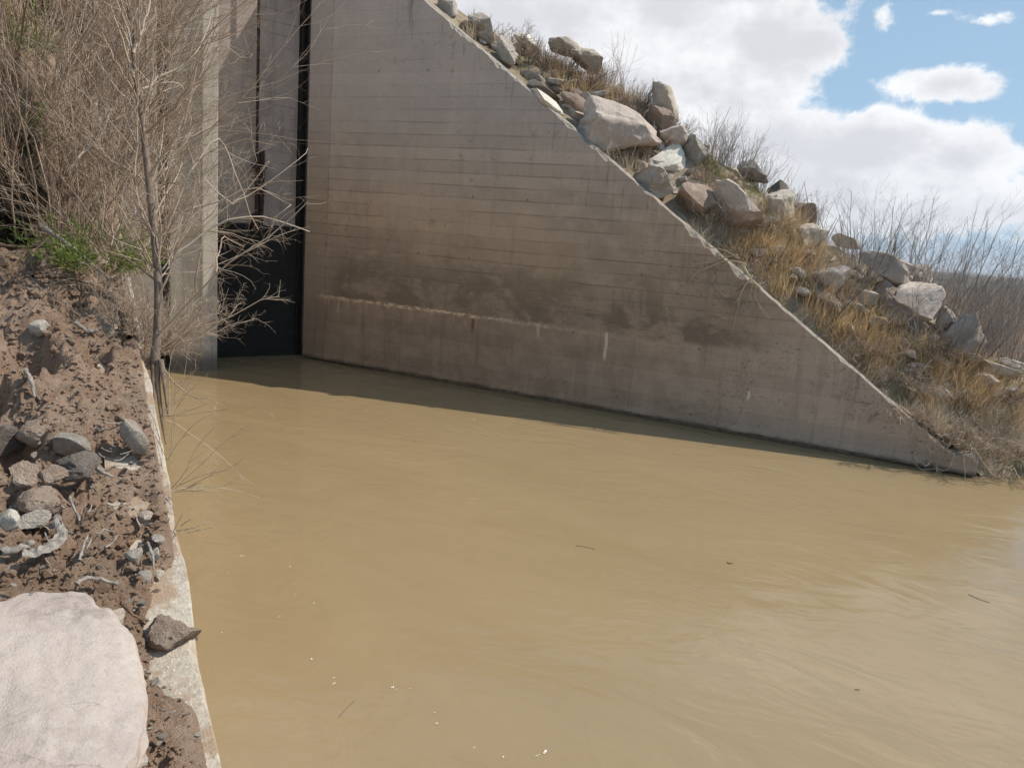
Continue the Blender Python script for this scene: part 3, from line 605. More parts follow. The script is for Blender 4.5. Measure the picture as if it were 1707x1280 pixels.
ROCKS = [
 (745, 12, 40, 30, 'grey', 'small grey rock topmost on the slope where the wing wall leaves the frame', 30),
 (806, 50, 60, 34, 'tan', 'tan rock near the top of the slope below the first small bare shrub', 35),
 (846, 92, 46, 40, 'grey', 'rounded grey boulder beside the upper coping, above the golden grass', 15),
 (884, 74, 62, 26, 'white', 'long pale slab tilted down the slope near the top skyline', 38),
 (940, 80, 58, 28, 'tan', 'tan slab on the skyline left of the tall bare stems', 25),
 (980, 96, 60, 30, 'tan', 'tan rock on the skyline beneath the tall bare stems', 35),
 (905, 152, 62, 26, 'dark', 'flat dark topped slab lying just above the long white stone at the coping', 12),
 (908, 168, 80, 24, 'white', 'long white stone leaning along the upper coping of the wing wall', 36),
 (958, 172, 56, 40, 'brown', 'brown rock between the dark slab and the russet grass', 25),
 (1028, 222, 150, 86, 'pink', 'largest brown pink boulder, overhanging the coping with dry grass hanging in front', 22),
 (1107, 168, 80, 44, 'tan', 'pale slab on the skyline between two round grey shrubs', 42),
 (1106, 200, 70, 36, 'brown', 'grey brown slab below the pale skyline slab', 32),
 (1118, 228, 56, 42, 'pink', 'pinkish rock directly behind the white pyramid shaped boulder', 25),
 (1157, 246, 62, 44, 'grey', 'smooth grey boulder on the skyline right of the white pyramid shaped boulder', 35),
 (1124, 268, 84, 74, 'white', 'bright white pyramid shaped boulder standing alone on the slope', 18),
 (1095, 308, 88, 48, 'tan', 'tan flat boulder at the coping right below the white pyramid boulder', 18),
 (1166, 335, 84, 52, 'brown', 'dark faced block with tan flat top over the coping', 12),
 (1226, 352, 120, 66, 'pink', 'long pink slab with striped grass shadows right of the dark faced block', 32),
 (1250, 288, 70, 32, 'grey', 'pale grey rock half sunk in the green patch', 18),
 (1296, 316, 40, 34, 'dark', 'dark grey rock on the skyline beside the reddish shrub', 30),
 (1302, 350, 60, 58, 'tan', 'steep tan slab under the reddish skyline shrub', 50),
 (1338, 356, 50, 44, 'brown', 'brown rock on the skyline right of the steep tan slab', 35),
 (1350, 392, 46, 40, 'tan', 'small tan rock standing in straw behind the golden grass', 40),
 (1412, 402, 52, 22, 'tan', 'small pale rock peeping out below the tall bare shrubs', 15),
 (1484, 444, 92, 46, 'pink', 'pinkish slab at the skyline below the tall bare shrubs', 28),
 (1528, 464, 60, 48, 'pink', 'rounded pink rock right of the pinkish slab', 35),
 (1388, 470, 64, 60, 'pink', 'long grey pink stone rising out of the golden grass', 42),
 (1388, 508, 56, 40, 'brown', 'brown shaded rock sunk in the golden grass near the coping', 20),
 (1446, 498, 40, 50, 'tan', 'small tan wedge beside the long grey pink stone', 55),
 (1484, 506, 66, 66, 'brown', 'big round boulder with its brown shaded face turned to the water', 15),
 (1526, 510, 84, 82, 'pink', 'pale pink boulder leaning against the big round shaded boulder', 40),
 (1578, 536, 44, 50, 'pink', 'small upright pink boulder between two pale boulders low on the slope', 35),
 (1612, 568, 70, 66, 'pink', 'lowest big rounded pink boulder, with reeds behind it', 40),
 (1655, 616, 84, 30, 'tan', 'flat tan slab below the lowest rounded boulder', 18),
 (1688, 606, 60, 18, 'grey', 'thin grey slab at the right edge of the picture', 10),
]
for i, (x, y, w, h, k, lab, tl) in enumerate(ROCKS):
    rock(x, y, w, h, k, lab, tl, depth=1.05, group=GR, rough=.085, cuts=13, sink=.52, seed=4242 if 'pyramid shaped boulder standing' in lab else None)

GL = 'stones lying on the left dirt bank'
LROCKS = [
 (30, 1190, 275, 160, 'pale', 'very large smooth pinkish white boulder in the bottom left corner', 4, 2.3, .06),
 (120, 737, 48, 34, 'grey', 'flat grey stone lying on the dirt in the middle of the left bank', 8, 1, .06),
 (64, 720, 48, 34, 'brown', 'brown stone left of the flat grey stone', 10, 1, .1),
 (130, 776, 54, 34, 'dark', 'dark stone just below the flat grey stone', -5, 1, .12),
 (88, 792, 32, 24, 'brown', 'brown stone left of and below the flat grey stone', 10, 1, .12),
 (4, 742, 44, 50, 'dark', 'dark stone cut by the left edge of the picture', 10, 1, .08),
 (42, 793, 40, 36, 'brown', 'reddish brown clod beside a black hollow', 0, 1, .14),
 (228, 727, 34, 50, 'tan', 'peach coloured slanting stone against the retaining wall', -35, .6, .06),
 (64, 546, 26, 20, 'white', 'white stone lying high on the dirt above the black hollow', -25, .8, .05),
 (12, 867, 30, 24, 'white', 'rounded white stone above the big boulder', 5, 1, .06),
 (52, 864, 44, 22, 'grey', 'grey stone right of the rounded white stone', -10, 1, .08),
 (224, 924, 24, 18, 'grey', 'grey stone on the dirt left of the forked twig', 0, 1, .1),
 (259, 926, 14, 18, 'white', 'little white stone right of the forked twig', 0, 1, .1),
 (240, 962, 20, 18, 'grey', 'blue grey stone above the row of clods', 0, 1, .1),
 (264, 959, 18, 14, 'tan', 'tan stone above the row of clods', 0, 1, .1),
 (243, 864, 20, 20, 'pink', 'pink stone beside the retaining wall coping', 0, 1, .1),
 (262, 897, 22, 16, 'grey', 'grey stone at the dirt edge by the coping', 0, 1, .1),
 (281, 1062, 78, 58, 'brown', 'broken brown clod sitting across the concrete coping', -12, .9, .16),
 (177, 1046, 14, 16, 'white', 'white chip right beside the big boulder', 0, 1, .1),
 (230, 1268, 22, 14, 'white', 'white pebble at the bottom edge near the big boulder', 0, 1, .1),
 (196, 1030, 16, 22, 'tan', 'tan chip right of the big boulder top', 0, 1, .1),
 (75, 838, 76, 36, 'brown', 'brown clod above the curved bark', -5, 1, .14),
 (255, 990, 22, 16, 'brown', 'leftmost clod of the short row on the coping', 0, 1, .14),
 (277, 985, 26, 16, 'brown', 'middle clod of the short row on the coping', 0, 1, .14),
 (300, 975, 24, 16, 'brown', 'rightmost clod of the short row on the coping', 0, 1, .14),
 (4, 345, 96, 180, 'hollow_shade', 'dark lump standing in for the shaded hollow at the left edge above the bare dirt', 14, .7, .38),
 (92, 20, 80, 60, 'hollow_shade', 'dark lump standing in for the shaded hollow behind the brush at the top left', 0, .7, .16),
 (6, 205, 60, 90, 'hollow_shade', 'dark mossy lump standing in for the upper shaded hollow at the left edge', 0, .7, .18),
 (55, 248, 26, 26, 'pink', 'reddish rock among the brush high on the left bank', 0, 1, .1),
]
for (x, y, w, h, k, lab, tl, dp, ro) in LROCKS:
    big = w > 200;  is_shade = k == 'hollow_shade'  # near-black lumps are added in place of shaded hollows
    rock(x, y, w, h, k, lab, tl, depth=dp, group=GL, rough=ro, side='L', name='shade_lump' if is_shade else 'boulder' if w > 60 else 'stone', cat='clod' if is_shade else 'rock' if w > 60 else 'stone', dist={345: 6.5, 20: 9.0, 205: 7.8}.get(y) if is_shade else None, sink=.5 if big else .3, sub=6 if big else (4 if w > 30 else 3), cuts=0 if big else 2 if is_shade else 8, flat=.35 if big else 0, seed=77 if big else None, spin=32 if big else 0)
# rubble filling the gaps of the slope
GU = 'small rubble stones between the boulders of the slope'
ru = np.random.default_rng(404); rprotos = []
for i in range(14):
    me = rock_mesh(600+i, (1, .9, .62), 12, 3, .09); me.materials.append(RK[['pink', 'tan', 'pink', 'brown', 'tan', 'grey'][i % 6]]); rprotos.append(me)
edge_x, edge_y = [740, 900, 1080, 1200, 1290, 1400, 1500, 1600, 1690], [0, 60, 150, 215, 290, 380, 440, 520, 590]
for i in range(250):
    f = ru.random(); x = 740+950*f**.9; y0 = np.interp(x, edge_x, edge_y); y1 = min((x-710)*.828, 720); y = y0 + (y1-y0)*ru.uniform(.05, .9)
    X, t = march((x, y), 'R')
    if t[0] > 18.6: continue
    sz = ru.uniform(.12, .46)*(1.2 if x < 1000 else 1.0); o = bpy.data.objects.new('rubble_stone', rprotos[i % 14]); COL.objects.link(o); o.location = X[0]+np.array([0, 0, sz*.05]); o.scale = (sz*1.25, sz, sz); o.rotation_euler = (ru.uniform(-.5, .5), ru.uniform(-.5, .5), ru.uniform(0, 6.28))
    tag(o, 'small angular rubble stone wedged between the boulders of the slope', 'stone', GU)
# loose chips strewn over the dirt
GC = 'small stone chips strewn over the left dirt bank'
protos = {}
for i in range(130):
    x, y = rng.uniform(0, 330), rng.uniform(560, 1275)
    edge = np.interp(y, [560, 625, 830, 1280], [225, 235, 280, 345]); lo = 215 if y > 1000 else 0
    if x > edge or x < lo: x = rng.uniform(lo, edge)
    X, t = march((x, y), 'L'); sz = rng.choice([.010, .014, .02, .03], p=[.4, .3, .2, .1]); k = rng.choice(['white', 'grey', 'tan', 'pink', 'brown'])
    key = (k, i % 4)
    if key not in protos:
        me = rock_mesh(900+len(protos), (1, .9, .7), 8, 2, .1); me.materials.append(RK[k]); protos[key] = me
    o = bpy.data.objects.new('pebble', protos[key]); COL.objects.link(o); o.location = X[0]+np.array([0, 0, sz*.25]); o.scale = (sz*1.3, sz*1.1, sz); o.rotation_euler = (rng.uniform(-.5, .5), rng.uniform(-.5, .5), rng.uniform(0, 6))
    tag(o, 'small loose stone chip lying on the brown dirt of the left bank', 'pebble', GC)

# ------------------------------------------------------------------ sticks, bark, stalks on the bank
def pix_path(pts, side='L', lift=.02):
    X, t = march(pts, side); X[:, 2] += lift; return X
def spline(P, k):
    P = np.asarray(P, float); u = np.linspace(0, len(P)-1, k); i = np.minimum(u.astype(int), len(P)-2); f = (u-i)[:, None]
    P0_ = P[np.maximum(i-1, 0)]; P1 = P[i]; P2 = P[i+1]; P3 = P[np.minimum(i+2, len(P)-1)]
    return .5*((2*P1)+(-P0_+P2)*f+(2*P0_-5*P1+4*P2-P3)*f**2+(-P0_+3*P1-3*P2+P3)*f**3)
def stick(pts, w, label, mat, side='L', lift=.02, group=None, name='dry_stick'):
    X = spline(pix_path(pts, side, lift), 14); X += rng.normal(0, w*.15, X.shape); r = w*np.linspace(1, .6, 14)*(1+.15*rng.normal(0, 1, 14))
    V, Fq = tubes(X[None], r[None], 7); return tag(link(name, mesh_np(name, V, Fq, tint=np.full(len(V), rng.random())), mat), label, 'stick', group)
GS = 'dry sticks lying on the left bank'
stick([(128, 984), (150, 980), (196, 984)], .009, 'short pale stick lying flat above the big boulder, split along its length', MWOOD, group=GS)
stick([(0, 936), (28, 928), (56, 921)], .018, 'thick grey stick at the left edge above the big boulder', MWOOD, group=GS)
stick([(246, 918), (255, 945), (256, 975)], .006, 'forked upright twig among the little stones by the coping', MWOOD, group=GS)
stick([(203, 1022), (222, 1036), (240, 1049)], .006, 'thin dark stick right of the big boulder pointing at the broken clod', MBARKD, group=GS)
stick([(66, 400), (120, 440), (182, 490)], .016, 'long pale branch slanting down the bank under the green plant', MWOOD, lift=.10, group=GS)
stick([(0, 432), (50, 438), (108, 425)], .014, 'dark branch lying across the top of the bare dirt', MBARKD, lift=.08, group=GS)
stick([(55, 470), (110, 478), (165, 488)], .012, 'dark root line running over the dirt above the black hollow', MBARKD, lift=.03, group=GS)
stick([(125, 552), (145, 562), (160, 572)], .014, 'short thick stick beside the hollow under the wall', MWOOD, lift=.03, group=GS)
stick([(115, 848), (124, 862), (134, 882)], .007, 'bent twig right of the brown clod', MWOOD, group=GS)
stick([(132, 945), (142, 918), (148, 905)], .005, 'fine straw coloured twig right of the curved bark', MWOOD, group=GS)
stick([(155, 782), (172, 800), (190, 806)], .010, 'grey twig on the dirt right of the dark stones', MWOOD, group=GS)
stick([(42, 640), (52, 660), (60, 690)], .012, 'weathered upright stick left of the black hollow', MWOOD, lift=.05, group=GS)
stick([(150, 968), (158, 985), (166, 1000)], .003, 'hair thin rootlet crossing the pale split stick', MBARKD, group=GS)
for i in range(26):
    x = rng.uniform(0, 230); y = rng.uniform(560, 960); a = rng.uniform(-1, 1); l = rng.uniform(12, 34)
    stick([(x, y), (x+l*.5*math.cos(a), y+l*.5*math.sin(a)+2), (x+l*math.cos(a), y+l*math.sin(a))], rng.uniform(.002, .004), 'tiny bit of dry twig litter lying on the brown dirt bank', MWOOD, lift=.008, group='twig litter on the left bank', name='twig_litter')
stick([(150, 506), (182, 508), (203, 535), (214, 580)], .030, 'thick curved root arching over the hollow beside the wall', MBARKD, lift=.05, group=GS)
# curved slab of bark: a bent half shell
X = spline(pix_path([(38, 938), (62, 934), (88, 926), (104, 908), (94, 880)], 'L', .02), 22); Tn = unit(np.gradient(X, axis=0)); Sd = unit(np.cross(Tn, [0, 0, 1.0])); V = []
for side_ in (0, 1):
    for i in range(22):
        wv = .030*(.55+.45*math.sin(math.pi*min(1, i/21+.12)))*(1+.25*fbm(i*.5, 1.1, 0))
        for a in np.linspace(-1.25, 1.25, 7): V.append(X[i]+Sd[i]*math.sin(a)*wv*(1-.16*side_)+np.array([0, 0, math.cos(a)*wv*.8*(1-.16*side_)+.012*fbm(i*.9, a*2, 3)]))
Fc = []
for k in (0, 1):
    for i in range(21):
        for q in range(6): a = k*154+i*7+q; Fc.append((a, a+1, a+8, a+7) if k else (a, a+7, a+8, a+1))
for i in range(21):
    for q in (0, 6): a = i*7+q; Fc.append((a, a+154, a+161, a+7))
tag(link('bark_piece', fix_normals(mesh_py('bark_piece', V, Fc)), MWOOD), 'curved grey brown piece of bark lying just above the big boulder', 'bark', GS)

# ------------------------------------------------------------------ bare shrubs and the sapling
def shrub(name, label, cat, base, height, n0, m1, m2, spread, r0, mat, seed, group=None, lean=(0, 0, 0), wob=.12, lift=.05, foot=.12, m3=0, ratio=.5, ang=.6, lift2=.03):
    r = np.random.default_rng(seed); root = empty(name, base, label, cat, group)
    B = np.zeros((n0, 3)); th = r.uniform(0, 2*math.pi, n0); q = foot*np.sqrt(r.random(n0)); B[:, 0] = q*np.cos(th); B[:, 1] = q*np.sin(th); B[:, 2] = -.06
    sp = spread*np.sqrt(r.random(n0)); d = np.stack([np.sin(sp)*np.cos(th), np.sin(sp)*np.sin(th), np.cos(sp)], 1) + np.asarray(lean)
    P = paths(B, d, height*r.uniform(.55, 1.1, n0), 8, wob, lift, r); R = (r0*r.uniform(.6, 1.2, n0))[:, None]*np.linspace(1, .4, 8)[None]
    V, Fq = tubes(P, R, 4); link('stems', mesh_np('stems', V, Fq, tint=strand_tint(n0, 8, 4, r)), mat, root)
    parts = []
    P1, R1 = branch(P, R, m1, .15, 1.0, ratio, ang, 6, wob*1.3, lift2, .6, r); v, f = tubes(P1, R1, 3); parts.append((v, f, strand_tint(len(P1), 6, 3, r)))
    if m2:
        P2, R2 = branch(P1, R1, m2, .15, 1.0, .5, ang*1.1, 5, wob*1.6, lift2*.5, .7, r); v, f = tubes(P2, R2, 3); parts.append((v, f, strand_tint(len(P2), 5, 3, r)))
        if m3:
            P3, R3 = branch(P2, R2, m3, .2, 1.0, .55, ang*1.1, 4, wob*1.8, 0, .8, r); v, f = tubes(P3, R3, 3); parts.append((v, f, strand_tint(len(P3), 4, 3, r)))
    V, Fq, T = join(parts); link('twigs', mesh_np('twigs', V, Fq, tint=T), mat, root)
    return root
def at(px, py, side): return march((px, py), side)[0][0]
GB = 'leafless brush on the left bank'
toR = tuple(RH*.35)
shrub('bare_shrub', 'dense broom like shrub of upright brown stems left of the green plant', 'shrub', at(95, 385, 'L'), 2.3, 66, 7, 6, .55, .006, MTWB, 11, GB, lean=(.05, 0, 0), foot=.35)
shrub('bare_shrub', 'pale brown shrub filling the upper left behind the broom like stems', 'shrub', at(60, 240, 'L'), 2.0, 56, 9, 7, 1.1, .005, MTW, 12, GB, foot=.5)
shrub('bare_shrub', 'tangled shrub at the top left corner of the picture', 'shrub', at(20, 120, 'L'), 1.9, 50, 9, 7, 1.1, .005, MTW, 13, GB, foot=.6)
shrub('bare_shrub', 'thin grey shrub between the sapling and the broom like stems', 'shrub', at(170, 330, 'L'), 2.5, 42, 8, 4, .6, .006, MTW, 14, GB, lean=(.1, 0, 0), foot=.3)
shrub('bare_shrub', 'shrub high on the bank against the dark pier groove', 'shrub', at(150, 150, 'L'), 2.4, 60, 7, 5, .8, .006, MTW, 15, GB, foot=.5)
shrub('bare_shrub', 'shrub on the hill crest at the top left edge', 'shrub', at(60, 40, 'L'), 2.2, 60, 7, 4, .9, .007, MTWB, 16, GB, foot=.6)
E0 = Q1 + EH*2.75 + OUT*(-.02); E0[2] = left_top(2.75)-.02
shrub('bare_shrub', 'low rounded tangle of pale twigs at the sapling foot, overhanging the water', 'shrub', E0+EH*.35, .62, 78, 9, 7, 1.25, .0035, MTW, 17, GB, lean=tuple(RH*.3+np.array([0, 0, .1])), foot=.14, wob=.2, ang=.75)
shrub('bare_shrub', 'taller pale twig thicket right behind the sapling trunk', 'shrub', Q1+EH*4.1+OUT*.02+np.array([0, 0, LS*4.1]), 1.5, 58, 9, 6, .95, .0045, MTW, 18, GB, lean=tuple(RH*.08), foot=.2, wob=.17, ang=.7)
shrub('bare_shrub', 'grey twig thicket between wall edge and pier, behind the sapling', 'shrub', Q1+EH*6.2+OUT*.05+np.array([0, 0, LS*6.2]), 1.7, 40, 7, 4, .7, .005, MTWG, 19, GB, lean=tuple(RH*.2), foot=.25, wob=.17)

def free_path(pix, dist):
    R = rays(pix); t = np.asarray(dist, float)/(R@FW); return CAM + R*t[:, None]
def sapling():
    r = np.random.default_rng(5)
    foot = E0.copy(); dd = (foot-CAM)@FW
    tp = free_path([(258, 600), (262, 560), (264, 480), (258, 400), (248, 300), (238, 210), (229, 150), (222, 80), (214, 0), (206, -110), (200, -260)], [dd, dd, dd, dd+.02, dd+.04, dd+.05, dd+.05, dd+.06, dd+.08, dd+.1, dd+.15])
    root = empty('sapling', foot, 'slim bare sapling with grey brown trunk growing from the retaining wall edge', 'tree')
    T = spline(tp, 40)-foot; R = np.interp(np.linspace(0, 1, 40), [0, .08, .3, .6, 1], [.030, .024, .022, .016, .008])
    V, Fq = tubes(T[None], R[None], 10); link('trunk', mesh_np('trunk', V, Fq), MBARK, root)
    # roots gripping down the face of the wall
    parts = []
    for px in ([(262, 610), (264, 650), (270, 700), (277, 740)], [(255, 605), (256, 640), (258, 672)], [(268, 600), (274, 640), (280, 690)], [(250, 600), (235, 612), (210, 600)]):
        Pp = spline(free_path(px, [dd, dd-.03, dd-.06, dd-.08][:len(px)]), 12)-foot; v, f = tubes(Pp[None], (np.linspace(.018, .006, 12))[None], 7); parts.append((v, f, 0.5))
    V, Fq, Tt = join(parts); link('root', mesh_np('root', V, Fq, tint=Tt), MBARK, root)
    # main limbs traced, then twigs grown from them
    limbs = [([(240, 150), (280, 120), (330, 85), (352, 20)], .008), ([(243, 220), (290, 180), (310, 150), (345, 70)], .008), ([(250, 290), (285, 240), (312, 190), (330, 100)], .007),
             ([(226, 130), (200, 60), (180, -10)], .009), ([(224, 90), (240, 40), (250, -20)], .009), ([(231, 170), (205, 120), (170, 60)], .007), ([(226, 120), (232, 50), (236, -40)], .008),
             ([(258, 400), (230, 330), (228, 240), (232, 120)], .008), ([(262, 560), (320, 500), (370, 450), (440, 400), (515, 335)], .007), ([(300, 420), (340, 385), (400, 362), (450, 362), (500, 380), (517, 390)], .006),
             ([(310, 350), (360, 335), (420, 313), (462, 330), (485, 345), (455, 368)], .005), ([(330, 130), (366, 75), (400, 95), (420, 92)], .004), ([(320, 280), (366, 230), (390, 290), (428, 380)], .005),
             ([(340, 300), (385, 340), (402, 330), (440, 310), (500, 265), (514, 245)], .004), ([(270, 580), (330, 545), (368, 535), (430, 505), (468, 495)], .005), ([(360, 455), (365, 420), (375, 395), (402, 412)], .006),
             ([(265, 300), (300, 290), (345, 260), (400, 232), (460, 240)], .004), ([(268, 610), (290, 640), (325, 662), (357, 668), (358, 700)], .005), ([(262, 500), (290, 430), (320, 350), (345, 280)], .006), ([(115, 285), (150, 245), (178, 215), (184, 180)], .008)]
    Pl = []; Rl = []
    for px, w in limbs:
        k = len(px); ds = dd + np.linspace(0, 1, k)*r.uniform(-.25, .35)
        Pl.append(spline(free_path(px, ds), 10)-foot + r.normal(0, .006, (10, 3))); Rl.append(w*np.linspace(1, .45, 10))
    Pl = np.array(Pl); Rl = np.array(Rl); parts = []
    v, f = tubes(Pl, Rl, 5); parts.append((v, f, np.repeat(r.uniform(.3, .9, len(Pl)), 50)))
    up = T[10:36].reshape(1, -1, 3); 
    P1, R1 = branch(Pl, Rl, 6, .2, 1, .42, .75, 6, .16, .03, .55, r); v, f = tubes(P1, R1, 3); parts.append((v, f, strand_tint(len(P1), 6, 3, r)))
    Pt, Rt = branch(T[None, ::4][:, 2:], np.linspace(.012, .006, 8)[None], 60, .0, 1, .24, .7, 7, .12, .06, .5, r); v, f = tubes(Pt, Rt, 3); parts.append((v, f, strand_tint(len(Pt), 7, 3, r)))
    for src, sr, m in ((P1, R1, 2), (Pt, Rt, 5)):
        P2, R2 = branch(src, sr, m, .15, 1, .5, .8, 5, .2, .0, .7, r); v, f = tubes(P2, R2, 3); parts.append((v, f, strand_tint(len(P2), 5, 3, r)))
    V, Fq, Tt = join(parts); link('crown', mesh_np('crown', V, Fq, tint=Tt), MTW, root)
sapling()

# stalks leaning out of the wall over the water
def stalks(px, py, n, length, label, seed, lean, name='dry_stalks', mat=MSTRAW):
    r = np.random.default_rng(seed); X = free_path([(px, py)], [(at(px-14, py, 'L')-CAM)@FW])[0]
    o = empty(name, X, label, 'plant', 'dry stalks growing out of the retaining wall')
    d = unit(np.asarray(lean)[None] + r.normal(0, .35, (n, 3))); P = paths(np.zeros((n, 3))+r.normal(0, .015, (n, 3)), d, length*r.uniform(.4, 1.1, n), 7, .10, -.05, r); R = np.full((n, 1), .0022)*np.linspace(1, .4, 7)[None]
    V, Fq = tubes(P, R, 3); link('stems', mesh_np('stems', V, Fq, tint=strand_tint(n, 7, 3, r)), mat, o)
    P1, R1 = branch(P, R, 3, .3, 1, .35, .5, 4, .1, 0, .8, r); V, Fq = tubes(P1, R1, 3); link('twigs', mesh_np('twigs', V, Fq, tint=strand_tint(len(P1), 4, 3, r)), mat, o)
stalks(288, 815, 8, .42, 'pale dry stalks reaching right over the water in the middle of the wall', 1, RH*1.0+np.array([0, 0, .35]))
stalks(278, 770, 6, .50, 'upright dry stalks rising from the wall above the pale reaching stalks', 2, RH*.25+np.array([0, 0, 1.0]))
stalks(304, 888, 7, .13, 'tiny brown tuft on the wall edge below the reaching stalks', 3, RH*.6+np.array([0, 0, .7]), mat=MTWB)
stalks(272, 690, 8, .55, 'thin bent stalks hanging over the water under the sapling', 4, RH*.5+np.array([0, 0, .5]), mat=MTW)

# ------------------------------------------------------------------ leafy tufts
def leafy(px, py, side, n, h, spread, label, seed, mat=MGREEN, name='green_plant', w=.004, cat='plant', group=None):
    r = np.random.default_rng(seed); X = at(px, py, side); th = r.uniform(0, 6.283, n); q = spread*np.sqrt(r.random(n))
    B = np.stack([q*np.cos(th), q*np.sin(th), np.full(n, -.02)], 1); sp = r.uniform(.1, 1.0, n)
    d = np.stack([np.sin(sp)*np.cos(th), np.sin(sp)*np.sin(th), np.cos(sp)], 1); P = paths(B, d, h*r.uniform(.4, 1.1, n), 6, .12, -.06, r)
    R = np.full((n, 6), .0018); V, Fq = tubes(P, R, 3); root = empty(name, X, label, cat, group); link('stems', mesh_np('stems', V, Fq, tint=strand_tint(n, 6, 3, r)), mat, root)
    P1, R1 = branch(P, R, 14, .15, 1, .28, .8, 4, .15, -.02, 1, r); side_v = unit(r.normal(0, 1, (len(P1), 3))); Wd = np.full((len(P1), 1), w)*np.array([.6, 1, .8, .1])[None]
    V, Fq = ribbons(P1, Wd, side_v); link('leaves', mesh_np('leaves', V, Fq, tint=strand_tint(len(P1), 4, 2, r)), mat, root)
leafy(155, 452, 'L', 90, .42, .22, 'bright feathery green plant on the left bank beside the wall', 31)
leafy(8, 300, 'L', 60, .45, .3, 'dark green plant over the hollow at the left edge', 32)
leafy(6, 120, 'L', 50, .5, .3, 'small green plant in the top left corner among brush', 33)

# ------------------------------------------------------------------ grass on the right slope
def blades(X, h, r, lean, wid, droop, mat, name, k=5, kind='stuff', spread=.5):
    n = len(X); th = r.uniform(0, 6.283, n); sp = spread*np.sqrt(r.random(n)); d = np.stack([np.sin(sp)*np.cos(th), np.sin(sp)*np.sin(th), np.cos(sp)], 1)+np.asarray(lean)
    P = paths(X-np.array([0, 0, .03]), d, h*r.uniform(.35, 1.15, n), k, .13, -droop, r); a = r.uniform(0, 6.283, n); sd = np.stack([np.cos(a), np.sin(a), np.zeros(n)], 1)
    V, Fq = ribbons(P, np.asarray(wid)*r.uniform(.6, 1.3, (n, 1))*np.linspace(1, .25, k)[None], sd); t = np.clip(np.repeat(r.normal(.5, .24, n), k*2), 0, 1)
    return V, Fq, t
def area(specs, name, mat, seed, cat_label=None, lean=(0, 0, 0), spread=.55):
    r = np.random.default_rng(seed); parts = []
    for (x, y, hw, hh, n, h, w, dr) in specs:
        th = r.uniform(0, 6.283, n); q = np.sqrt(r.random(n)); px = np.stack([x+hw*q*np.cos(th), y+hh*q*np.sin(th)], 1)
        n = int(n*.62); px = px[:n]; th = th[:n]; nt = max(1, n//22); c = px[:nt]; X0, _ = march(c, 'R'); ii = r.integers(0, nt, n); X = X0[ii] + r.normal(0, .06, (n, 3))*np.array([1, 1, 0]); v = X-P0; X += NR*np.maximum(.24-v@NR, 0)[:, None]
        X[:, 2] = rz(X); hs = r.uniform(.45, 1.15, nt)[ii]; parts.append(blades(X, h*hs, r, lean, w, dr, mat, name, spread=spread))
    V, Fq, T = join(parts); return tag(link(name, mesh_np(name, V, Fq, tint=T), mat), cat_label, None, None, 'stuff')
LN = -NR*.18+D*.08
area([(1290, 400, 70, 40, 2600, .55, .005, .06), (1335, 460, 75, 50, 3200, .55, .005, .07), (1400, 530, 60, 40, 2000, .5, .005, .08), (1455, 560, 70, 45, 2000, .5, .005, .08), (1500, 600, 80, 50, 2400, .45, .005, .09),
      (1600, 650, 90, 45, 3200, .5, .0045, .08), (1670, 680, 60, 50, 2600, .5, .0045, .08), (1240, 420, 40, 25, 900, .5, .005, .06), (1430, 470, 40, 30, 900, .45, .005, .06), (1010, 165, 70, 26, 900, .5, .007, .04), (940, 140, 30, 25, 300, .5, .007, .04)],
     'dry_grass', MGRASS, 41, 'golden dry grass growing between the boulders along the wing wall', lean=LN)
area([(800, 55, 60, 30, 500, .4, .008, .03), (930, 110, 70, 35, 900, .5, .008, .03), (1030, 130, 60, 35, 900, .5, .008, .03), (1080, 240, 60, 40, 900, .45, .006, .05), (1040, 270, 50, 25, 700, .5, .005, .06), (1200, 380, 60, 30, 900, .55, .005, .10),
      (1180, 350, 60, 25, 500, .5, .005, .1), (1290, 360, 60, 40, 1200, .45, .005, .05), (1380, 430, 60, 40, 1200, .45, .005, .06), (1480, 620, 60, 50, 1400, .4, .004, .12), (1600, 730, 80, 35, 1800, .45, .004, .13), (1540, 690, 50, 40, 1200, .4, .004, .12), (1660, 740, 50, 40, 1500, .5, .004, .12), (1450, 600, 50, 40, 700, .4, .004, .1)],
     'straw', MSTRAW, 42, 'pale straw tangled between the boulders and at the water edge', lean=LN)
area([(1220, 285, 50, 22, 1500, .22, .006, .05), (1270, 320, 50, 22, 900, .25, .006, .05), (1175, 262, 26, 14, 400, .22, .006, .05), (1550, 600, 36, 26, 900, .3, .004, .08), (880, 125, 30, 16, 300, .3, .007, .04), (1490, 545, 40, 20, 400, .3, .004, .06)],
     'green_grass', MMOSS, 43, 'olive green grass patch between the pale boulders', lean=LN)
# reeds on the flat ground beyond the slope
def reeds():
    r = np.random.default_rng(44); n = 15000; h = np.radians(r.uniform(52, 96, n)); rad = np.exp(r.uniform(math.log(13.5), math.log(75), n)); X = np.stack([CAM[0]+rad*np.sin(h), CAM[1]+rad*np.cos(h), np.zeros(n)], 1)
    v = X-P0; a = v@D; b = v@NR; t = X[:, 1]+13.75-.09*(X[:, 0]-7); ok = (b > 5.0) & (t > .8); X = X[ok]; X[:, 2] = np.maximum(rz(X), .8)
    # thinner where paths wind through
    d = np.array([mn.noise(Vector((x*.12, y*.12, 3))) for x, y, _ in X]); X = X[d > -.35]
    V, Fq, T = blades(X, 1.55, r, (0, 0, .3), .008+.0004*np.linalg.norm(X-CAM, axis=1)[:, None], .01, MREED, 'reeds', 4, spread=.35)
    tag(link('reeds', mesh_np('reeds', V, Fq, tint=T), MREED), 'brown dry reeds covering the flat ground beyond the boulders', None, None, 'stuff')
reeds()
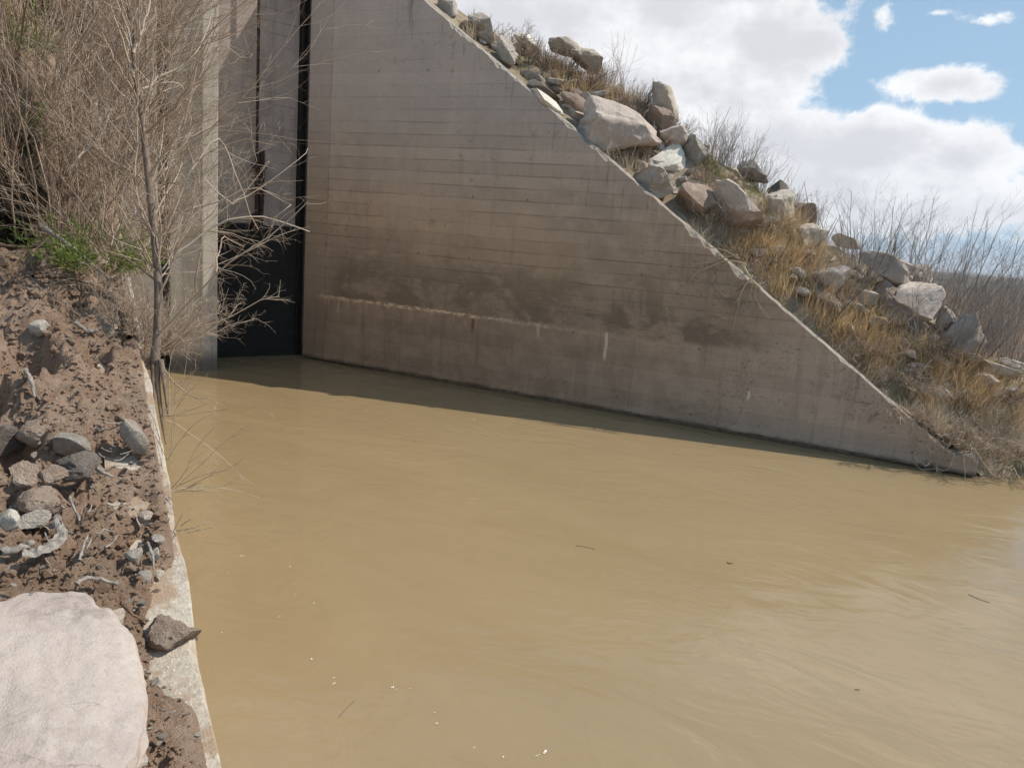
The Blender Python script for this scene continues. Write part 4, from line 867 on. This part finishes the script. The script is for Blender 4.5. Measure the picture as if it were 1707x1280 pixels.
def far_brush():
    r = np.random.default_rng(45); n = 900; h = np.radians(r.uniform(40, 92, n)); rad = np.exp(r.uniform(math.log(60), math.log(900), n)); C0 = np.stack([CAM[0]+rad*np.sin(h), CAM[1]+rad*np.cos(h), np.full(n, .8)], 1)
    t = C0[:, 1]+13.75-.09*(C0[:, 0]-7); C0 = C0[t > 3]; n = len(C0); k = 34; ii = np.repeat(np.arange(n), k); sc = np.interp(np.linalg.norm(C0-CAM, axis=1), [60, 900], [1.0, 4.0])[ii]
    X = C0[ii] + r.normal(0, .7, (n*k, 3))*sc[:, None]*np.array([1, 1, 0]); V, Fq, T = blades(X, 1.5, r, (0, 0, .2), (.02*sc)[:, None], .01, MTWG, 'far_brush', 4, spread=.5)
    tag(link('far_brush', mesh_np('far_brush', V, Fq, tint=T), MTWG), 'far off grey brown brush on the flat land towards the horizon', None, None, 'stuff')
far_brush()

# ------------------------------------------------------------------ shrubs along the skyline and on the slope
GK = 'bare shrubs along the skyline of the slope'
def kshrub(px, py, h, label, seed, mat=MTWG, n0=26, m1=7, m2=5, spread=.55, r0=.006, lean=(0, 0, 0), foot=.15, side='R', dist=None, **kw):
    if dist: R = rays((px, py))[0]; b = CAM+R*dist; b[2] = max(rz(b), .8)
    else: b = at(px, py, side)
    return shrub('bare_shrub', label, 'shrub', b, h, n0, m1, m2, spread, r0, mat, seed, GK, lean, foot=foot, **kw)
kshrub(800, 32, .35, 'tiny bare shrub highest on the skyline', 51, n0=12)
kshrub(908, 66, .55, 'small upright bare shrub above the long pale slab', 52, n0=12, spread=.35)
kshrub(1010, 130, 1.3, 'cluster of tall thin bare stems rising against the cloud', 53, MTWB, n0=16, m1=3, m2=0, spread=.22, foot=.5)
kshrub(1000, 150, .8, 'russet bushy shrub below the tall thin stems', 54, MTWB, n0=40, m1=6, m2=3, spread=.6, foot=.4)
kshrub(868, 104, .55, 'reddish brown bush between the rounded grey boulder and the grass', 62, MTWB, n0=45, m1=8, m2=4, spread=.8, r0=.009, foot=.35)
kshrub(930, 128, .6, 'brown bush above the brown rock on the upper slope', 63, MTWB, n0=45, m1=8, m2=4, spread=.8, r0=.009, foot=.4)
kshrub(1052, 168, .6, 'rusty brown bush behind the top of the largest boulder', 64, MTWB, n0=45, m1=8, m2=4, spread=.7, r0=.009, foot=.35)
kshrub(1210, 322, .4, 'low rusty bush above the long pink slab', 65, MTWB, n0=40, m1=8, m2=4, spread=.9, r0=.008, foot=.3)
kshrub(1068, 145, .5, 'round dark grey shrub on the skyline right of the tall thin stems', 55, n0=40, m1=7, m2=5, spread=.9)
kshrub(1133, 198, .55, 'second round grey shrub on the skyline, above the smooth grey boulder', 56, n0=40, m1=7, m2=5, spread=.9)
kshrub(1195, 258, 1.0, 'tall hazy grey shrub at the left of the skyline thicket', 57, n0=34, spread=.5, foot=.3)
kshrub(1225, 275, 1.1, 'tall hazy grey shrub in the middle of the skyline thicket', 58, n0=36, spread=.5, foot=.3)
kshrub(1262, 290, .95, 'grey shrub at the right of the skyline thicket', 59, n0=34, spread=.5, foot=.3)
kshrub(1318, 335, .6, 'reddish brown round shrub above the steep tan slab', 60, MTWB, n0=50, m1=8, m2=4, spread=.7, foot=.25)
kshrub(1355, 370, 1.0, 'thin bare shrub right of the reddish round shrub', 61, n0=16, m1=5, m2=3, spread=.4)
labs = ['leftmost of the tall dark shrubs right of the slope, leaning right', 'tall dark shrub above the small pale rock', 'tall dark shrub above the pinkish slab', 'tall dark shrub right above the rounded pink rock',
        'tall dark shrub with long straight leaning shoots against the pale cloud', 'broad dark shrub rising from the reeds', 'dark shrub rising from the reeds near the right edge', 'tall sparse shrub at the right edge with reaching shoots', 'low dark shrub between the pinkish slab and the reeds', 'low dark shrub behind the lowest boulders']
spots = [(1400, 420, 1.5, 15), (1440, 440, 1.7, 16), (1490, 455, 2.0, 16.5), (1540, 470, 1.9, 17.5), (1590, 500, 2.5, 17), (1640, 520, 2.1, 18), (1690, 535, 2.2, 18), (1715, 520, 2.6, 16.5), (1570, 500, 1.3, 15.5), (1625, 535, 1.2, 16)]
for i, ((x, y, h, dd), lb) in enumerate(zip(spots, labs)):
    kshrub(x, y, h, lb, 70+i, n0=22, m1=7, m2=5, spread=.6, r0=.009, dist=dd, foot=.3, lean=tuple(RH*.12), wob=.09)
# root tangle spilling over the coping, and the dead brush at the end of the wing wall
def hang(px, py, limbs, label, seed, mat=MSTRAW, out=.12):
    r = np.random.default_rng(seed); X = free_path([(px, py)], [10])[0]; rc = rays((px, py))[0]; t = ((P0-NR*.05-CAM)@NR)/(rc@NR); X = CAM+rc*t
    o = empty('dead_brush', X, label, 'brush'); Pl, Rl = [], []
    for pxs, w in limbs:
        R = rays(pxs); tt = ((P0-CAM)@NR)/(R@NR); Pp = CAM+R*tt[:, None]; Pp -= NR*(out*np.linspace(.3, 1.3, len(pxs))[:, None]); Pl.append(spline(Pp, 10)-X + r.normal(0, .006, (10, 3))); Rl.append(1.5*w*np.linspace(1, .5, 10))
    Pl = np.array(Pl); Rl = np.array(Rl); V, Fq = tubes(Pl, Rl, 6); link('stems', mesh_np('stems', V, Fq, tint=np.repeat(r.uniform(.4, 1, len(Pl)), 60)), mat, o)
    P1, R1 = branch(Pl, Rl, 7, .2, 1, .35, .8, 5, .2, 0, .55, r); P2, R2 = branch(P1, R1, 3, .2, 1, .45, .8, 4, .2, 0, .7, r)
    v, f = tubes(P1, R1, 3); v2, f2 = tubes(P2, R2, 3); V, Fq, T = join([(v, f, strand_tint(len(P1), 5, 3, r)), (v2, f2, strand_tint(len(P2), 4, 3, r))]); link('twigs', mesh_np('twigs', V, Fq, tint=T), mat, o)
hang(1240, 445, [([(1245, 440), (1215, 435), (1175, 450), (1150, 468)], .010), ([(1235, 430), (1200, 415), (1165, 410), (1138, 408)], .007), ([(1255, 460), (1238, 485), (1230, 520), (1222, 560)], .012), ([(1260, 462), (1248, 500), (1240, 530)], .008),
                 ([(1230, 425), (1200, 432), (1168, 440), (1150, 445)], .008), ([(1250, 450), (1225, 470), (1205, 500), (1192, 518)], .006), ([(1215, 435), (1190, 470), (1215, 495)], .005), ([(1262, 470), (1262, 500), (1285, 530)], .005), ([(1240, 440), (1250, 460), (1270, 480)], .016)],
     'pale leafless roots and branches hanging over the middle of the sloping coping', 81)
hang(1570, 755, [([(1600, 710), (1580, 740), (1562, 770), (1560, 780)], .012), ([(1560, 780), (1575, 782), (1583, 775), (1590, 755)], .010), ([(1560, 780), (1540, 782), (1528, 775), (1520, 762), (1522, 752)], .009), ([(1558, 775), (1570, 790), (1578, 796)], .008), ([(1620, 735), (1632, 760), (1652, 788)], .009),
                 ([(1650, 790), (1668, 780), (1678, 760), (1670, 745)], .008), ([(1650, 785), (1658, 800), (1660, 830)], .007), ([(1655, 790), (1672, 796)], .006), ([(1540, 735), (1528, 748), (1520, 762)], .005), ([(1545, 790), (1530, 792), (1515, 793)], .006), ([(1690, 780), (1700, 800), (1706, 815)], .006), ([(1605, 755), (1606, 775), (1607, 796)], .006)],
     'pale curved dead branches over the low end of the wing wall and the water', 82)
def mound(px, py, label, seed, h=.5, n0=60, mat=MTW):
    b = at(px, py, 'R'); shrub('dead_brush', label, 'brush', b, h*1.15, n0, 11, 6, 1.25, .010, mat, seed, None, foot=.4, wob=.26, lift=-.03, ang=.9, lift2=-.03)
mound(1610, 740, 'dense grey brush mound just behind the low end of the wing wall', 83, .75)
mound(1685, 750, 'pale tangled brush at the right edge beside the water', 84, .8)
mound(1250, 440, 'dark brown brush clump at the coping behind the hanging roots', 85, .45, 50, MTWB)
mound(1500, 640, 'grey straw coloured brush lying along the lower coping', 86, .5, 50)
mound(1440, 585, 'brown brush clump in front of the big round shaded boulder', 87, .45, 40, MTWB)
mound(1545, 580, 'brown brush clump at the foot of the small upright pink boulder', 88, .5, 50, MTWB)
mound(1185, 365, 'pale dry stems arching over the coping beneath the dark faced block', 89, .5, 26)
mound(830, 75, 'grey brush among the small rocks at the top of the slope', 91, .55, 40, MTWB)
mound(925, 120, 'grey brown brush between the tan skyline slab and the rounded grey boulder', 92, .6, 50, MTWB)
mound(970, 140, 'reddish brush left of the tall thin stems', 93, .6, 50, MTWB)
mound(1060, 195, 'brown brush behind the largest overhanging boulder', 94, .5, 40, MTWB)
mound(1190, 300, 'low brown brush right of the white pyramid boulder', 95, .35, 40, MTWB)
mound(1280, 375, 'pale brush between the long pink slab and the golden grass', 96, .5, 40)
mound(1505, 690, 'grey tangled brush in the dark gap right behind the lower coping', 97, .4, 40)
mound(1560, 735, 'pale straw coloured brush hanging over the last stretch of coping', 98, .45, 40)
mound(1655, 660, 'golden brown brush mound above the low end of the wing wall', 90, .6, 50, MTWB)

# ------------------------------------------------------------------ things floating on the river
def water_pt(px, py, z=.004):
    R = rays((px, py))[0]; t = (z-CAM[2])/R[2]; return CAM+R*t
def fleck(px, py, w):
    r = np.random.default_rng(int(px*3+py)); X = water_pt(px, py); c = 7; V, Fc = [], []
    for _ in range(4):
        off = r.normal(0, w*.45, 2); rad = w*r.uniform(.18, .4); o = len(V); V.append((off[0], off[1], rad*.35))
        for i in range(c): a = 6.283*i/c; V.append((off[0]+rad*math.cos(a)*r.uniform(.7, 1.2), off[1]+rad*math.sin(a)*r.uniform(.7, 1.2), .001))
        Fc += [(o, o+1+i, o+1+(i+1) % c) for i in range(c)]
    o = link('foam_fleck', mesh_py('foam_fleck', V, Fc, True), MFOAM); o.location = X
    tag(o, 'small white foam fleck floating on the muddy water', 'foam', 'foam flecks on the river', 'thing')
for px, py, w in [(402, 926, .05), (484, 944, .03), (489, 974, .02), (523, 1005, .03), (465, 1028, .03), (380, 955, .02), (519, 1099, .04), (556, 1128, .03), (557, 1139, .04), (657, 1145, .05), (684, 1147, .02), (725, 1187, .025), (727, 1205, .03), (790, 1245, .025), (838, 1262, .04), (908, 1250, .06), (895, 1258, .04), (370, 1054, .02), (790, 698, .06), (676, 724, .03), (1277, 861, .03), (416, 687, .04), (470, 676, .03), (492, 990, .02)]:
    fleck(px, py, w*.42)
def floater(pts, w, label, mat=MBARKD):
    P = np.array([water_pt(*p, z=.006) for p in pts]); P = spline(P, 8); V, Fq = tubes(P[None], np.full((1, 8), w*.28), 6); tag(link('floating_twig', mesh_np('floating_twig', V, Fq, tint=np.full(len(V), .3)), mat), label, 'twig', 'twigs floating on the river')
floater([(565, 1194), (577, 1180), (590, 1168)], .006, 'short dark twig floating on the water near the bottom of the picture')
floater([(960, 909), (975, 911), (992, 915)], .008, 'thin dark twig floating in the middle of the water')
floater([(1614, 990), (1632, 998), (1650, 1004)], .010, 'curved dark twig floating near the right edge of the water')
floater([(1212, 937), (1216, 939), (1221, 938)], .016, 'small brown bit of debris floating in the water right of centre')
floater([(1425, 1148), (1429, 1149), (1433, 1148)], .010, 'tiny dark bit of debris floating in the lower right water')

# ------------------------------------------------------------------ thin air
def haze():
    V, Fc = box_vf(-8990, 8990, -8990, 8990, -2.0, 120.0); me = mesh_py('haze', V, Fc); m = bpy.data.materials.new('thin_air'); m.use_nodes = True; nt = m.node_tree; nt.nodes.clear()
    o = nt.nodes.new('ShaderNodeOutputMaterial'); v = nt.nodes.new('ShaderNodeVolumePrincipled'); v.inputs['Color'].default_value = (.86, .92, 1, 1); v.inputs['Density'].default_value = .00025; v.inputs['Anisotropy'].default_value = .2
    nt.links.new(v.outputs[0], o.inputs['Volume']); tag(link('haze', me, m), kind='stuff')
haze()
